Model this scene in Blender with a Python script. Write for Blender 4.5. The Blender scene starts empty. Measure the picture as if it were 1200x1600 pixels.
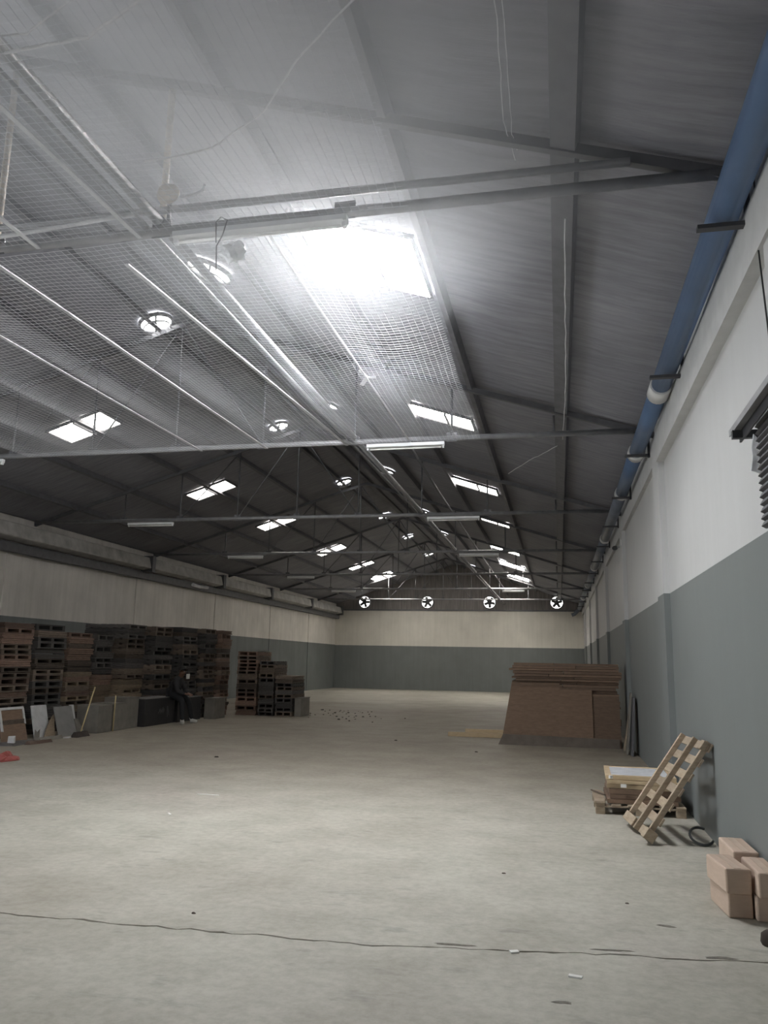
import bpy, bmesh, math, random
from mathutils import Vector, Matrix

random.seed(7)
sc = bpy.context.scene
col = sc.collection

# ------------------------------------------------------------------ camera
F_PX, YAW, PITCH, ROLL = 1239.2, 0.2169, 0.1855, 0.0191
cam_d = bpy.data.cameras.new('camera')
cam = bpy.data.objects.new('camera', cam_d)
col.objects.link(cam)
cam_d.sensor_fit = 'VERTICAL'
cam_d.sensor_height = 36.0
cam_d.lens = F_PX / 1600.0 * 36.0
cam_d.clip_end = 300
cy, sy, cp, sp = math.cos(YAW), math.sin(YAW), math.cos(PITCH), math.sin(PITCH)
fwd = Vector((-sy * cp, cy * cp, sp)); rgt = Vector((cy, sy, 0)); upv = rgt.cross(fwd)
r2 = rgt * math.cos(ROLL) + upv * math.sin(ROLL)
u2 = -rgt * math.sin(ROLL) + upv * math.cos(ROLL)
cam.matrix_world = Matrix(((r2.x, u2.x, -fwd.x, 0), (r2.y, u2.y, -fwd.y, 0), (r2.z, u2.z, -fwd.z, 1.6), (0, 0, 0, 1)))
sc.camera = cam

# ------------------------------------------------------------------ world, daylight, exposure
SKY_STRENGTH = 13.0      # overcast daylight outside, enters as fill through the added side doorway
PANE_STRENGTH = 13.0     # weathered translucent roof lights
OPEN_PANE_STRENGTH = 95.0  # the nearest roof light: clear, with bright sky right behind it
HAZE_DENSITY = 0.66; HAZE_G = 0.5
world = bpy.data.worlds.new('overcast_sky'); sc.world = world
world.use_nodes = True
bg = world.node_tree.nodes['Background']
bg.inputs[0].default_value = (0.93, 0.97, 1.0, 1); bg.inputs[1].default_value = SKY_STRENGTH
DOOR_Y0, DOOR_Y1, DOOR_Z = 1.2, 5.2, 3.9  # unseen doorway added in the left wall to let in fill light
XR, XL, YB, YF = 1.38, -12.92, 45.85, -6.0
pl = bpy.data.lights.new('added_door_portal', 'AREA'); pl.shape = 'RECTANGLE'
pl.size = DOOR_Y1 - DOOR_Y0; pl.size_y = DOOR_Z
pl.cycles.is_portal = True
plo = bpy.data.objects.new('added_door_portal', pl); col.objects.link(plo)
plo.matrix_world = Matrix.Translation((XL - 0.1, (DOOR_Y0 + DOOR_Y1) / 2, DOOR_Z / 2)) @ Matrix(((0, 0, -1, 0), (1, 0, 0, 0), (0, -1, 0, 0), (0, 0, 0, 1)))
sc.view_settings.view_transform = 'Standard'; sc.view_settings.look = 'None'
sc.view_settings.gamma = 1.0; sc.view_settings.use_curve_mapping = False
sc.view_settings.exposure = 0.0
sc.cycles.use_denoising = True
sc.cycles.max_bounces = 8; sc.cycles.volume_bounces = 2; sc.cycles.diffuse_bounces = 5

# ------------------------------------------------------------------ dimensions
T = [-0.943 + 6.149 * i for i in range(1, 8)]       # truss positions
CH = 4.88                                           # bottom chord height
XRG, ZRG, SL = -5.8, 7.27, 0.33                     # ridge and roof slope
def roof_z(x): return ZRG - SL * abs(x - XRG)

# ------------------------------------------------------------------ materials
MAT = {}
def nodemat(name):
    m = bpy.data.materials.new(name); m.use_nodes = True
    nt = m.node_tree; b = nt.nodes['Principled BSDF']
    MAT[name] = m
    return m, nt, b
def N(nt, t, **kw):
    n = nt.nodes.new(t)
    for k, v in kw.items(): setattr(n, k, v)
    return n
def ramp(nt, stops):
    r = N(nt, 'ShaderNodeValToRGB'); e = r.color_ramp.elements
    while len(e) < len(stops): e.new(0.5)
    for i, (p, c) in enumerate(stops):
        e[i].position = p; e[i].color = (*c, 1)
    return r
def mixc(nt, a, b, fac, mode='MIX'):
    m = N(nt, 'ShaderNodeMix', data_type='RGBA', blend_type=mode)
    for sock, v in ((m.inputs[6], a), (m.inputs[7], b), (m.inputs[0], fac)):
        if hasattr(v, 'is_output'): nt.links.new(v, sock)
        elif isinstance(v, (int, float)): sock.default_value = v
        else: sock.default_value = (*v, 1)
    return m.outputs[2]
def coords(nt, scale=(1, 1, 1), kind='Object'):
    tc = N(nt, 'ShaderNodeTexCoord'); mp = N(nt, 'ShaderNodeMapping')
    mp.inputs['Scale'].default_value = scale
    nt.links.new(tc.outputs[kind], mp.inputs[0])
    return mp.outputs[0]
def noise(nt, vec, scale, detail=4, rough=0.55):
    n = N(nt, 'ShaderNodeTexNoise')
    n.inputs['Scale'].default_value = scale; n.inputs['Detail'].default_value = detail
    n.inputs['Roughness'].default_value = rough
    nt.links.new(vec, n.inputs['Vector'])
    return n.outputs['Fac']
def bump(nt, b, h, strength=0.3, dist=0.01):
    bp = N(nt, 'ShaderNodeBump'); bp.inputs['Strength'].default_value = strength; bp.inputs['Distance'].default_value = dist
    nt.links.new(h, bp.inputs['Height']); nt.links.new(bp.outputs[0], b.inputs['Normal'])
def simple(name, c, rough=0.6, metal=0.0, var=0.12, scale=6, stretch=(1, 1, 1), rnd=0.0):
    m, nt, b = nodemat(name)
    f = noise(nt, coords(nt, stretch), scale)
    lo = tuple(x * (1 - var * 1.6) for x in c); hi = tuple(min(1, x * (1 + var * 1.6)) for x in c)
    out = ramp(nt, [(0.25, lo), (0.75, hi)]); nt.links.new(f, out.inputs[0]); out = out.outputs[0]
    if rnd:
        oi = N(nt, 'ShaderNodeObjectInfo')
        r = ramp(nt, [(0, (1 - rnd,) * 3), (1, (1 + rnd,) * 3)]); nt.links.new(oi.outputs['Random'], r.inputs[0])
        out = mixc(nt, out, r.outputs[0], 1.0, 'MULTIPLY')
    nt.links.new(out, b.inputs['Base Color'])
    b.inputs['Roughness'].default_value = rough; b.inputs['Metallic'].default_value = metal
    return m
def emit(name, c, s):
    m, nt, b = nodemat(name)
    b.inputs['Base Color'].default_value = (*c, 1)
    f = noise(nt, coords(nt), 3); r = ramp(nt, [(0.2, tuple(x * 0.93 for x in c)), (0.8, c)]); nt.links.new(f, r.inputs[0])
    nt.links.new(r.outputs[0], b.inputs['Emission Color']); b.inputs['Emission Strength'].default_value = s
    return m

def mat_concrete():
    m, nt, b = nodemat('concrete')
    v = coords(nt); big = noise(nt, v, 0.28, 3); mid = noise(nt, v, 1.6, 6, 0.6); fine = noise(nt, v, 14, 6, 0.7)
    base = ramp(nt, [(0.3, (0.40, 0.375, 0.325)), (0.55, (0.465, 0.45, 0.395)), (0.75, (0.485, 0.45, 0.41))]); nt.links.new(big, base.inputs[0])
    r2_ = ramp(nt, [(0.3, (0.80, 0.79, 0.76)), (0.62, (1.03, 1.03, 1.02))]); nt.links.new(mid, r2_.inputs[0])
    c = mixc(nt, base.outputs[0], r2_.outputs[0], 1.0, 'MULTIPLY')
    r3 = ramp(nt, [(0.36, (0.86, 0.85, 0.83)), (0.6, (1.03, 1.03, 1.03))]); nt.links.new(fine, r3.inputs[0])
    c = mixc(nt, c, r3.outputs[0], 1.0, 'MULTIPLY')
    # brown dusty band over the mid floor, darkened to paint in light falloff, ragged edge
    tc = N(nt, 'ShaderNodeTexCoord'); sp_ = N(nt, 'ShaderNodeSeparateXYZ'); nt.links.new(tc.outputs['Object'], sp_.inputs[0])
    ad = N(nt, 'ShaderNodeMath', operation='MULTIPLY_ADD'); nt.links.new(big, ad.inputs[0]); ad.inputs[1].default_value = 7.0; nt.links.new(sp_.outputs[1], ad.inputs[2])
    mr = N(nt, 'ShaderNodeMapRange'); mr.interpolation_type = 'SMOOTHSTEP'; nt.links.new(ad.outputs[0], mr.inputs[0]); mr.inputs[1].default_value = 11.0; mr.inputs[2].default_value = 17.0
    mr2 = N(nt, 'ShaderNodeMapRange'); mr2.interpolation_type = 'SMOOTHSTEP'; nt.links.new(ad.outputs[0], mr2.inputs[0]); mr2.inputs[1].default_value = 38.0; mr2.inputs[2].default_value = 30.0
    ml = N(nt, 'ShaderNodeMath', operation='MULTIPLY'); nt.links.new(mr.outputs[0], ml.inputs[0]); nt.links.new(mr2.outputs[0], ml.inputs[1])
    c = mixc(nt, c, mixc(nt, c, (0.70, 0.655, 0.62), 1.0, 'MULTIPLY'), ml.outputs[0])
    # dark scuffs, dragged sideways
    sv = coords(nt, (1.0, 2.6, 1)); s1 = noise(nt, sv, 2.3, 5, 0.65)
    sr = ramp(nt, [(0.59, (0, 0, 0)), (0.70, (1, 1, 1))]); nt.links.new(s1, sr.inputs[0])
    c = mixc(nt, c, (0.22, 0.21, 0.18), mixc(nt, (0, 0, 0), (0.55, 0.55, 0.55), sr.outputs[0]))
    nt.links.new(c, b.inputs['Base Color']); b.inputs['Roughness'].default_value = 0.62
    bump(nt, b, fine, 0.25, 0.004)
    return m
def mat_wall(name, white, grey, split, dirt=0.12):
    m, nt, b = nodemat(name)
    v = coords(nt); tc = N(nt, 'ShaderNodeTexCoord'); sep = N(nt, 'ShaderNodeSeparateXYZ')
    nt.links.new(tc.outputs['Object'], sep.inputs[0])
    gt = N(nt, 'ShaderNodeMath', operation='GREATER_THAN'); nt.links.new(sep.outputs[2], gt.inputs[0]); gt.inputs[1].default_value = split
    c = mixc(nt, grey, white, gt.outputs[0])
    n1 = noise(nt, v, 0.7, 5, 0.6); r = ramp(nt, [(0.3, (1 - dirt * 1.5,) * 3), (0.65, (1.02, 1.02, 1.02))]); nt.links.new(n1, r.inputs[0])
    c = mixc(nt, c, r.outputs[0], 1.0, 'MULTIPLY')
    sv = coords(nt, (6, 6, 0.35)); n2 = noise(nt, sv, 1.0, 4, 0.6); r2_ = ramp(nt, [(0.3, (1 - dirt, 1 - dirt, 1 - dirt * 1.1)), (0.6, (1, 1, 1))]); nt.links.new(n2, r2_.inputs[0])
    c = mixc(nt, c, r2_.outputs[0], 1.0, 'MULTIPLY')
    nt.links.new(c, b.inputs['Base Color']); b.inputs['Roughness'].default_value = 0.55
    bump(nt, b, noise(nt, v, 25, 4), 0.12, 0.004)
    return m
def mat_ceiling():
    m, nt, b = nodemat('roof_lining')
    v = coords(nt); a = noise(nt, v, 0.8, 4); s = noise(nt, coords(nt, (0.6, 5.5, 1)), 2.2, 6, 0.65)
    r1 = ramp(nt, [(0.3, (0.255, 0.255, 0.285)), (0.7, (0.32, 0.32, 0.35))]); nt.links.new(a, r1.inputs[0])
    r2_ = ramp(nt, [(0.3, (0.72, 0.72, 0.74)), (0.65, (1.06, 1.06, 1.06))]); nt.links.new(s, r2_.inputs[0])
    c = mixc(nt, r1.outputs[0], r2_.outputs[0], 1.0, 'MULTIPLY')
    nt.links.new(c, b.inputs['Base Color']); b.inputs['Roughness'].default_value = 0.75
    bump(nt, b, s, 0.5, 0.03)
    return m
def mat_wood(name, a, bcol, rnd=0.3):
    m, nt, b = nodemat(name)
    v = coords(nt, (2, 2, 9)); f = noise(nt, v, 4, 6, 0.65)
    r = ramp(nt, [(0.3, a), (0.7, bcol)]); nt.links.new(f, r.inputs[0])
    oi = N(nt, 'ShaderNodeObjectInfo'); rr = ramp(nt, [(0, (1 - rnd, 1 - rnd, 1 - rnd)), (1, (1 + rnd, 1 + rnd * .95, 1 + rnd * .85))]); nt.links.new(oi.outputs['Random'], rr.inputs[0])
    nt.links.new(mixc(nt, r.outputs[0], rr.outputs[0], 1.0, 'MULTIPLY'), b.inputs['Base Color'])
    b.inputs['Roughness'].default_value = 0.8
    bump(nt, b, f, 0.2, 0.005)
    return m

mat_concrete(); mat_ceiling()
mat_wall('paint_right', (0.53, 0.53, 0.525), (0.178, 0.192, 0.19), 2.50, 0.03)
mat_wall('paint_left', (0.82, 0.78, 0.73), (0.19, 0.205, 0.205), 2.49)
mat_wall('paint_back', (0.72, 0.69, 0.63), (0.19, 0.205, 0.205), 2.47, 0.08)
simple('white_plaster', (0.53, 0.53, 0.52), 0.6, var=0.05)
simple('joint_dark', (0.06, 0.055, 0.05), 0.9)
simple('gable_cladding', (0.20, 0.185, 0.18), 0.7, var=0.2, scale=2, stretch=(6, 1, .5))
simple('steel_dark', (0.13, 0.13, 0.14), 0.5, 0.2, rnd=0.1)
simple('steel_purlin', (0.16, 0.16, 0.175), 0.55, 0.1)
simple('steel_grey', (0.30, 0.30, 0.31), 0.45, 0.3)
simple('pipe_silver', (0.27, 0.27, 0.28), 0.5, 0.15)
simple('strip_white', (0.58, 0.58, 0.60), 0.5, var=0.12, scale=9)
simple('net_wire', (0.66, 0.67, 0.70), 0.5, 0.0, var=0.05)
simple('white_enamel', (0.80, 0.81, 0.82), 0.4, var=0.05)
simple('tube_glass', (0.88, 0.88, 0.86), 0.2, var=0.02)
simple('pvc_blue', (0.095, 0.155, 0.27), 0.35, var=0.1, scale=2)
simple('pvc_bluegrey', (0.15, 0.17, 0.21), 0.4, var=0.15, scale=2)
simple('pvc_white', (0.66, 0.66, 0.65), 0.45, var=0.08)
simple('gutter_grey', (0.46, 0.45, 0.43), 0.5, var=0.2, scale=3)
simple('bracket_dark', (0.07, 0.07, 0.075), 0.6, 0.2)
simple('cable_white', (0.72, 0.72, 0.73), 0.5)
simple('cable_black', (0.03, 0.03, 0.032), 0.5)
simple('rubber_black', (0.035, 0.037, 0.036), 0.6)
simple('lamp_beige', (0.55, 0.48, 0.40), 0.5)
simple('bag_plastic', (0.78, 0.80, 0.83), 0.25)
mat_wood('wood_pale', (0.27, 0.21, 0.15), (0.41, 0.335, 0.25), 0.15)
mat_wood('wood_dark', (0.085, 0.066, 0.054), (0.17, 0.135, 0.108), 0.55)
mat_wood('wood_black', (0.05, 0.047, 0.047), (0.095, 0.089, 0.085), 0.45)
mat_wood('wood_red', (0.125, 0.080, 0.064), (0.23, 0.158, 0.122), 0.5)
mat_wood('wood_tan', (0.17, 0.13, 0.09), (0.27, 0.21, 0.15), 0.35)
mat_wood('cardboard', (0.13, 0.085, 0.058), (0.19, 0.125, 0.085), 0.2)
mat_wood('cardboard_box', (0.49, 0.375, 0.295), (0.55, 0.425, 0.335), 0.06)
mat_wood('cardboard_tan', (0.42, 0.32, 0.20), (0.52, 0.41, 0.27), 0.2)
simple('cardboard_foot', (0.12, 0.098, 0.08), 0.8)  # duller, darker cardboard for the foot of the tall stack
simple('carton_grey', (0.20, 0.185, 0.16), 0.7, rnd=0.12)
simple('carton_black', (0.028, 0.027, 0.028), 0.6)
simple('sheet_grey', (0.20, 0.195, 0.19), 0.5, var=0.08)
simple('sheet_white', (0.50, 0.50, 0.50), 0.35, var=0.1)
simple('sheet_paper', (0.60, 0.61, 0.64), 0.4, var=0.12, scale=10)
simple('paper_white', (0.80, 0.79, 0.76), 0.7)
simple('red_plastic', (0.30, 0.07, 0.06), 0.45)
simple('straw_stick', (0.52, 0.42, 0.22), 0.6)
simple('bristle_dark', (0.05, 0.04, 0.035), 0.9)
simple('skin_tone', (0.16, 0.085, 0.055), 0.5)
simple('cloth_dark', (0.030, 0.029, 0.031), 0.85)
simple('cloth_trousers', (0.018, 0.019, 0.022), 0.85)
simple('hair_black', (0.012, 0.011, 0.010), 0.7)
simple('shoe_white', (0.62, 0.61, 0.58), 0.6)
simple('debris_brown', (0.06, 0.045, 0.035), 0.9, rnd=0.5)
simple('scuff_dirt', (0.20, 0.185, 0.155), 0.9, var=0.25, scale=20)
simple('tape_brown', (0.50, 0.38, 0.29), 0.35)
emit('skylight_pane', (1.0, 0.95, 0.87), PANE_STRENGTH)
emit('skylight_far', (1.0, 0.95, 0.87), 45.0)  # far panes set brighter to lift the light at the back
emit('skylight_clear', (0.97, 0.98, 1.0), OPEN_PANE_STRENGTH)
emit('vent_daylight', (1.0, 1.0, 0.98), 14.0)
emit('fan_daylight', (1.0, 0.98, 0.94), 4.0)

# ------------------------------------------------------------------ mesh helpers
class MB:
    def __init__(s): s.v = []; s.f = []; s.smooth = []
    def add(s, vs, fs, smooth=False):
        o = len(s.v); s.v += [Vector(p) for p in vs]
        for f in fs: s.f.append([i + o for i in f]); s.smooth.append(smooth)
        return s
    def box(s, c, d, M=None):
        c = Vector(c); h = Vector(d) / 2; vs = []
        for x, y, z in ((-1,-1,-1),(1,-1,-1),(1,1,-1),(-1,1,-1),(-1,-1,1),(1,-1,1),(1,1,1),(-1,1,1)):
            p = Vector((x * h.x, y * h.y, z * h.z)); vs.append(c + (M @ p if M else p))
        return s.add(vs, [(0,3,2,1),(4,5,6,7),(0,1,5,4),(1,2,6,5),(2,3,7,6),(3,0,4,7)])
    def span(s, a, b): # box from corner to corner
        a = Vector(a); b = Vector(b); return s.box((a + b) / 2, b - a)
    def hexa(s, b4, t4): # 4 bottom + 4 top corners
        return s.add(list(b4) + list(t4), [(0,3,2,1),(4,5,6,7),(0,1,5,4),(1,2,6,5),(2,3,7,6),(3,0,4,7)])
    def bar(s, a, b, w, h, up=(0, 0, 1)):
        a = Vector(a); b = Vector(b); d = (b - a); L = d.length; d.normalize()
        sx = d.cross(Vector(up)); sx.normalize(); uz = sx.cross(d)
        M = Matrix((sx, d, uz)).transposed()
        return s.box((a + b) / 2, (w, L, h), M)
    def tube(s, pts, r, n=8, caps=True):
        pts = [Vector(p) for p in pts]; k = len(pts); rs = r if isinstance(r, (list, tuple)) else [r] * k
        vs = []; fs = []; ref = None
        for i, p in enumerate(pts):
            d = (pts[min(i + 1, k - 1)] - pts[max(i - 1, 0)]).normalized()
            if ref is None: ref = Vector((0, 0, 1)) if abs(d.z) < .9 else Vector((1, 0, 0))
            a = d.cross(ref).normalized(); b = a.cross(d).normalized(); ref = b
            for j in range(n):
                t = 2 * math.pi * j / n; vs.append(p + (a * math.cos(t) + b * math.sin(t)) * rs[i])
        for i in range(k - 1):
            for j in range(n):
                fs.append((i * n + j, i * n + (j + 1) % n, (i + 1) * n + (j + 1) % n, (i + 1) * n + j))
        s.add(vs, fs, n > 4)
        if caps:
            o = len(s.v) - k * n
            s.f.append([o + j for j in range(n)][::-1]); s.smooth.append(False)
            s.f.append([o + (k - 1) * n + j for j in range(n)]); s.smooth.append(False)
        return s
    def lathe(s, prof, M, n=16): # profile [(r,z)] round local Z
        vs = []; fs = []
        for r, z in prof:
            for j in range(n):
                t = 2 * math.pi * j / n; vs.append(M @ Vector((r * math.cos(t), r * math.sin(t), z)))
        for i in range(len(prof) - 1):
            for j in range(n): fs.append((i * n + j, i * n + (j + 1) % n, (i + 1) * n + (j + 1) % n, (i + 1) * n + j))
        return s.add(vs, fs, True)
    def build(s, name, mat, parent=None, origin=None, bevel=0.0):
        if origin is None and parent is not None: origin = parent.location
        o = Vector(origin) if origin is not None else Vector((0, 0, 0))
        me = bpy.data.meshes.new(name)
        me.from_pydata([tuple(v - o) for v in s.v], [], s.f)
        for p, q in zip(me.polygons, s.smooth): p.use_smooth = q
        me.materials.append(MAT[mat]); me.update()
        ob = bpy.data.objects.new(name, me); col.objects.link(ob)
        if parent is not None: ob.parent = parent
        else: ob.location = o
        if bevel:
            bv = ob.modifiers.new('bevel', 'BEVEL'); bv.width = bevel; bv.segments = 2; bv.limit_method = 'ANGLE'
        return ob
def tag(o, label=None, cat=None, group=None, kind=None):
    if label: o['label'] = label
    if cat: o['category'] = cat
    if group: o['group'] = group
    if kind: o['kind'] = kind
    return o
def thing(name, loc, label, cat, group=None):
    o = bpy.data.objects.new(name, None); col.objects.link(o); o.location = loc; o.empty_display_size = 0.1
    return tag(o, label, cat, group)
def rz(a): return Matrix.Rotation(a, 3, 'Z')
def sub_origin(part, parent_loc): return parent_loc
ORD = ['first', 'second', 'third', 'fourth', 'fifth', 'sixth', 'seventh', 'eighth', 'ninth', 'tenth', 'eleventh', 'twelfth', 'thirteenth', 'fourteenth', 'fifteenth', 'sixteenth', 'seventeenth', 'eighteenth', 'nineteenth', 'twentieth']
ORD += ['twenty-' + w for w in ORD[:9]] + ['thirtieth'] + ['thirty-' + w for w in ORD[:9]]
def from_top(k): return 'topmost' if k == 0 else ORD[k] + ' from the top'

# ------------------------------------------------------------------ floor
fl = MB().span((XL - 0.2, YF - 0.2, -0.25), (XR + 0.2, YB + 0.2, -0.03)).build('floor', 'joint_dark')
tag(fl, 'dusty grey concrete floor of the empty warehouse hall', None, None, 'structure')
def joint_line(pts, jit):
    out = []
    for (x0, y0), (x1, y1) in zip(pts[:-1], pts[1:]):
        n = max(2, int((x1 - x0) / 0.07))
        for i in range(n): t = i / n; out.append((x0 + (x1 - x0) * t, y0 + (y1 - y0) * t + random.uniform(-jit, jit)))
    out.append(pts[-1]); return out
bounds = [[(XL, YF), (XR, YF)], [(XL, 4.55), (-3.6, 4.72), (-1.0, 4.80), (-0.3, 4.93), (0.4, 5.02), (XR, 5.15)]]
for yj in (11.3, 17.9, 24.0, 30.0, 36.0, 41.0): bounds.append([(XL, yj - .05), (XR, yj + .1)])
bounds.append([(XL, YB), (XR, YB)])
lines = [bounds[0]] + [joint_line(b, 0.016 if i == 0 else 0.006) for i, b in enumerate(bounds[1:-1])] + [bounds[-1]]
for i in range(len(lines) - 1):
    a, b = lines[i], lines[i + 1]
    gap = 0.004
    bm = bmesh.new()
    lo = [(x, y + (random.uniform(0.002, 0.016) if i == 1 else gap) * (i > 0)) for x, y in a]
    hi = [(x, y - (random.uniform(0.002, 0.014) if i == 0 else gap) * (i < len(lines) - 2)) for x, y in b]
    ring = [(x, y) for x, y in lo] + [(x, y) for x, y in reversed(hi)]
    top = [bm.verts.new((x, y, 0)) for x, y in ring]; bot = [bm.verts.new((x, y, -0.03)) for x, y in ring]
    n = len(ring)
    tf = bm.faces.new(top)
    for k in range(n): bm.faces.new((top[k], bot[k], bot[(k + 1) % n], top[(k + 1) % n]))
    bmesh.ops.triangulate(bm, faces=[tf])
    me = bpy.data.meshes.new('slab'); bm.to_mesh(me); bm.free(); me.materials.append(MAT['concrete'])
    o = bpy.data.objects.new('slab', me); col.objects.link(o); o.parent = fl

# ------------------------------------------------------------------ walls
WT = 7.6
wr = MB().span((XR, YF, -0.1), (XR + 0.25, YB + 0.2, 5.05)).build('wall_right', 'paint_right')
tag(wr, 'right side wall painted grey below and white above', None, None, 'structure')
for t in [-0.943] + T:
    pb = MB().span((XR - 0.075, t - 0.86, 0), (XR, t - 0.24, 4.62))
    pb.build('pilaster', 'paint_right', wr)
MB().span((XR - 0.10, YF, 4.20), (XR, T[1] - 0.87, 4.60)).build('wall_beam', 'white_plaster', wr)
MB().span((XR - 0.06, T[1] - 0.24, 4.30), (XR, YB, 4.62)).build('wall_beam', 'white_plaster', wr)
m = MB()
m.span((XL - 0.25, YF, -0.1), (XL, DOOR_Y0, 5.0)); m.span((XL - 0.25, DOOR_Y1, -0.1), (XL, YB + 0.2, 5.0)); m.span((XL - 0.25, DOOR_Y0, DOOR_Z), (XL, DOOR_Y1, 5.0))
wl = m.build('wall_left', 'paint_left'); tag(wl, 'left side wall painted grey below and off-white above', None, None, 'structure')
for y in (10.5, 16.6, 22.71, 28.67, 34.75, 40.57):
    MB().span((XL, y - 0.05, 0), (XL + 0.03, y + 0.05, 4.2)).build('wall_joint', 'paint_left', wl)
m = MB().span((XL, YB, -0.1), (XR, YB + 0.25, 4.58)); wb = m.build('wall_back', 'paint_back')
tag(wb, 'far end wall painted grey below and off-white above', None, None, 'structure')
m = MB()
m.add([(XL, YB + 0.05, 4.58), (XR, YB + 0.05, 4.58), (XR, YB + 0.05, roof_z(XR)), (XRG, YB + 0.05, ZRG), (XL, YB + 0.05, roof_z(XL)),
       (XL, YB + 0.15, 4.58), (XR, YB + 0.15, 4.58), (XR, YB + 0.15, roof_z(XR)), (XRG, YB + 0.15, ZRG), (XL, YB + 0.15, roof_z(XL))],
      [(0, 1, 2, 3, 4), (9, 8, 7, 6, 5), (0, 5, 6, 1), (1, 6, 7, 2), (2, 7, 8, 3), (3, 8, 9, 4), (4, 9, 5, 0)])
m.build('gable_cladding', 'gable_cladding', wb)
MB().span((XL, YB - 0.06, 4.50), (XR, YB, 4.58)).build('wall_coping', 'steel_dark', wb)
m = MB().span((XL - 0.25, YF - 0.25, -0.1), (XR + 0.25, YF, WT)); wf = m.build('wall_front', 'paint_left')
tag(wf, 'near end wall of the hall behind the viewpoint', None, None, 'structure')
m = MB()
for y in (DOOR_Y0, DOOR_Y1): m.span((XL - 0.26, y - 0.05, 0), (XL + 0.02, y + 0.05, DOOR_Z))
m.span((XL - 0.26, DOOR_Y0 - 0.05, DOOR_Z - 0.05), (XL + 0.02, DOOR_Y1 + 0.05, DOOR_Z + 0.05))
tag(m.build('fill_door_1', 'steel_grey'), 'added unseen side doorway letting in fill light, grey steel frame', None, None, 'structure')

# ------------------------------------------------------------------ roof: lining, purlins
PUR_R = [0.12, -1.20, -2.52, -3.85, -5.2]; PUR_L = [-6.4, -7.75, -9.08, -10.4, -11.75]
def slope_sheet(name, xa, xb):
    nx, ny = 44, 104
    vs = []; fs = []
    for j in range(ny + 1):
        y = YF + (YB + 0.3 - YF) * j / ny
        for i in range(nx + 1):
            x = xa + (xb - xa) * i / nx
            ph = (x - 0.14) / 1.33
            sag = -0.035 * (0.5 - 0.5 * math.cos(2 * math.pi * ph)) * (0.7 + 0.3 * math.sin(y * 1.7 + x))
            sag += random.uniform(-0.004, 0.004)
            vs.append((x, y, roof_z(x) + sag))
    for j in range(ny):
        for i in range(nx):
            a = j * (nx + 1) + i; fs.append((a, a + 1, a + nx + 2, a + nx + 1))
    n = len(vs)
    vs += [(x, y, roof_z(x) + 0.12) for x, y in ((xa, YF), (xb, YF), (xb, YB + .3), (xa, YB + .3))]
    fs.append((n, n + 3, n + 2, n + 1))
    return MB().add(vs, fs, True)
cl = slope_sheet('ceiling', XRG, XR + 0.25).build('ceiling', 'roof_lining'); tag(cl, 'dark grey sloping roof lining over the hall', None, None, 'structure')
slope_sheet('lining', XL - 0.25, XRG).build('lining_sheet', 'roof_lining', cl)
# closing strips between wall heads and roof
for x in PUR_R + PUR_L:
    s = 1 if x > XRG else -1
    a = math.atan(SL) * s
    M = Matrix.Rotation(a, 3, 'Y')
    w = 0.18 if x > 0 else 0.07
    m = MB().box((x, (YF + YB) / 2, roof_z(x) - 0.075), (w, YB - YF, 0.13), M)
    m.build('purlin', 'steel_purlin', cl)
MB().box((XRG, (YF + YB) / 2, ZRG - 0.09), (0.16, YB - YF, 0.08)).build('ridge_beam', 'steel_purlin', cl)
# eaves closing boards
MB().span((XR, YF, 4.95), (XR + 0.22, YB, 5.25)).build('eaves_board', 'steel_dark', cl)
MB().span((XL - 0.22, YF, 4.9), (XL, YB, 5.25)).build('eaves_board', 'steel_dark', cl)

# ------------------------------------------------------------------ trusses
PN = [-5.96 + 1.49 * i for i in range(-4, 5)]
for i, t in enumerate(T):
    tr = thing('roof_truss', (XRG, t, CH), f'steel pipe roof truss spanning the hall, {ORD[i]} from the camera', 'truss', 'roof trusses')
    MB().tube([(XL, t, CH), (XR, t, CH)], 0.042, 10).build('bottom_chord', 'steel_grey', tr)
    for s, xe in ((1, XR), (-1, XL)):
        MB().bar((XRG, t, ZRG - 0.2), (xe, t, roof_z(xe) - 0.1), 0.06, 0.08).build('top_chord', 'steel_dark', tr)
    for x in PN:
        zt = roof_z(x) - 0.2
        if zt - CH > 0.25 and not (i == 0 and x > -2.5):
            MB().tube([(x, t, CH), (x, t, zt)], 0.018 if i else 0.027, 6).build('post', 'steel_dark' if i else 'lamp_beige', tr)
    for x0, x1 in zip(PN[:-1], PN[1:]):
        if x1 < XRG + .4: a, b = x1, x0
        else: a, b = x0, x1
        if i == 0 or abs(a - XRG) > 1.7: continue
        MB().tube([(b, t, CH), (a, t, roof_z(a) - 0.2)], 0.014, 6).build('diagonal', 'steel_dark', tr)
    for x in PN[1:-1]:
        MB().box((x, t, CH + 0.02), (0.16, 0.012, 0.14)).build('gusset_plate', 'steel_dark', tr)
t0 = T[0]
m = MB().tube([(-9.5, t0 - 0.05, CH + 0.17), (-3.15, t0 - 0.05, CH + 0.15), (0.55, t0 - .05, CH + 0.13)], 0.03, 8)
tag(m.build('service_pipe', 'steel_grey', None, (-4, t0, CH)), 'second grey pipe running just above the nearest truss chord', 'pipe')
m = MB().tube([(-8 + 4.9 * k / 14, t0 - 0.1, CH + 0.10 - 0.10 * math.sin(math.pi * (k / 14)) ** 1.0 + 0.02 * k / 14) for k in range(15)], 0.018, 8)
tag(m.build('power_cable', 'cable_white', None, (-5, t0 - .1, CH)), 'thick pale cable sagging along the nearest truss left of the central pipe', 'cable')

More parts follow.
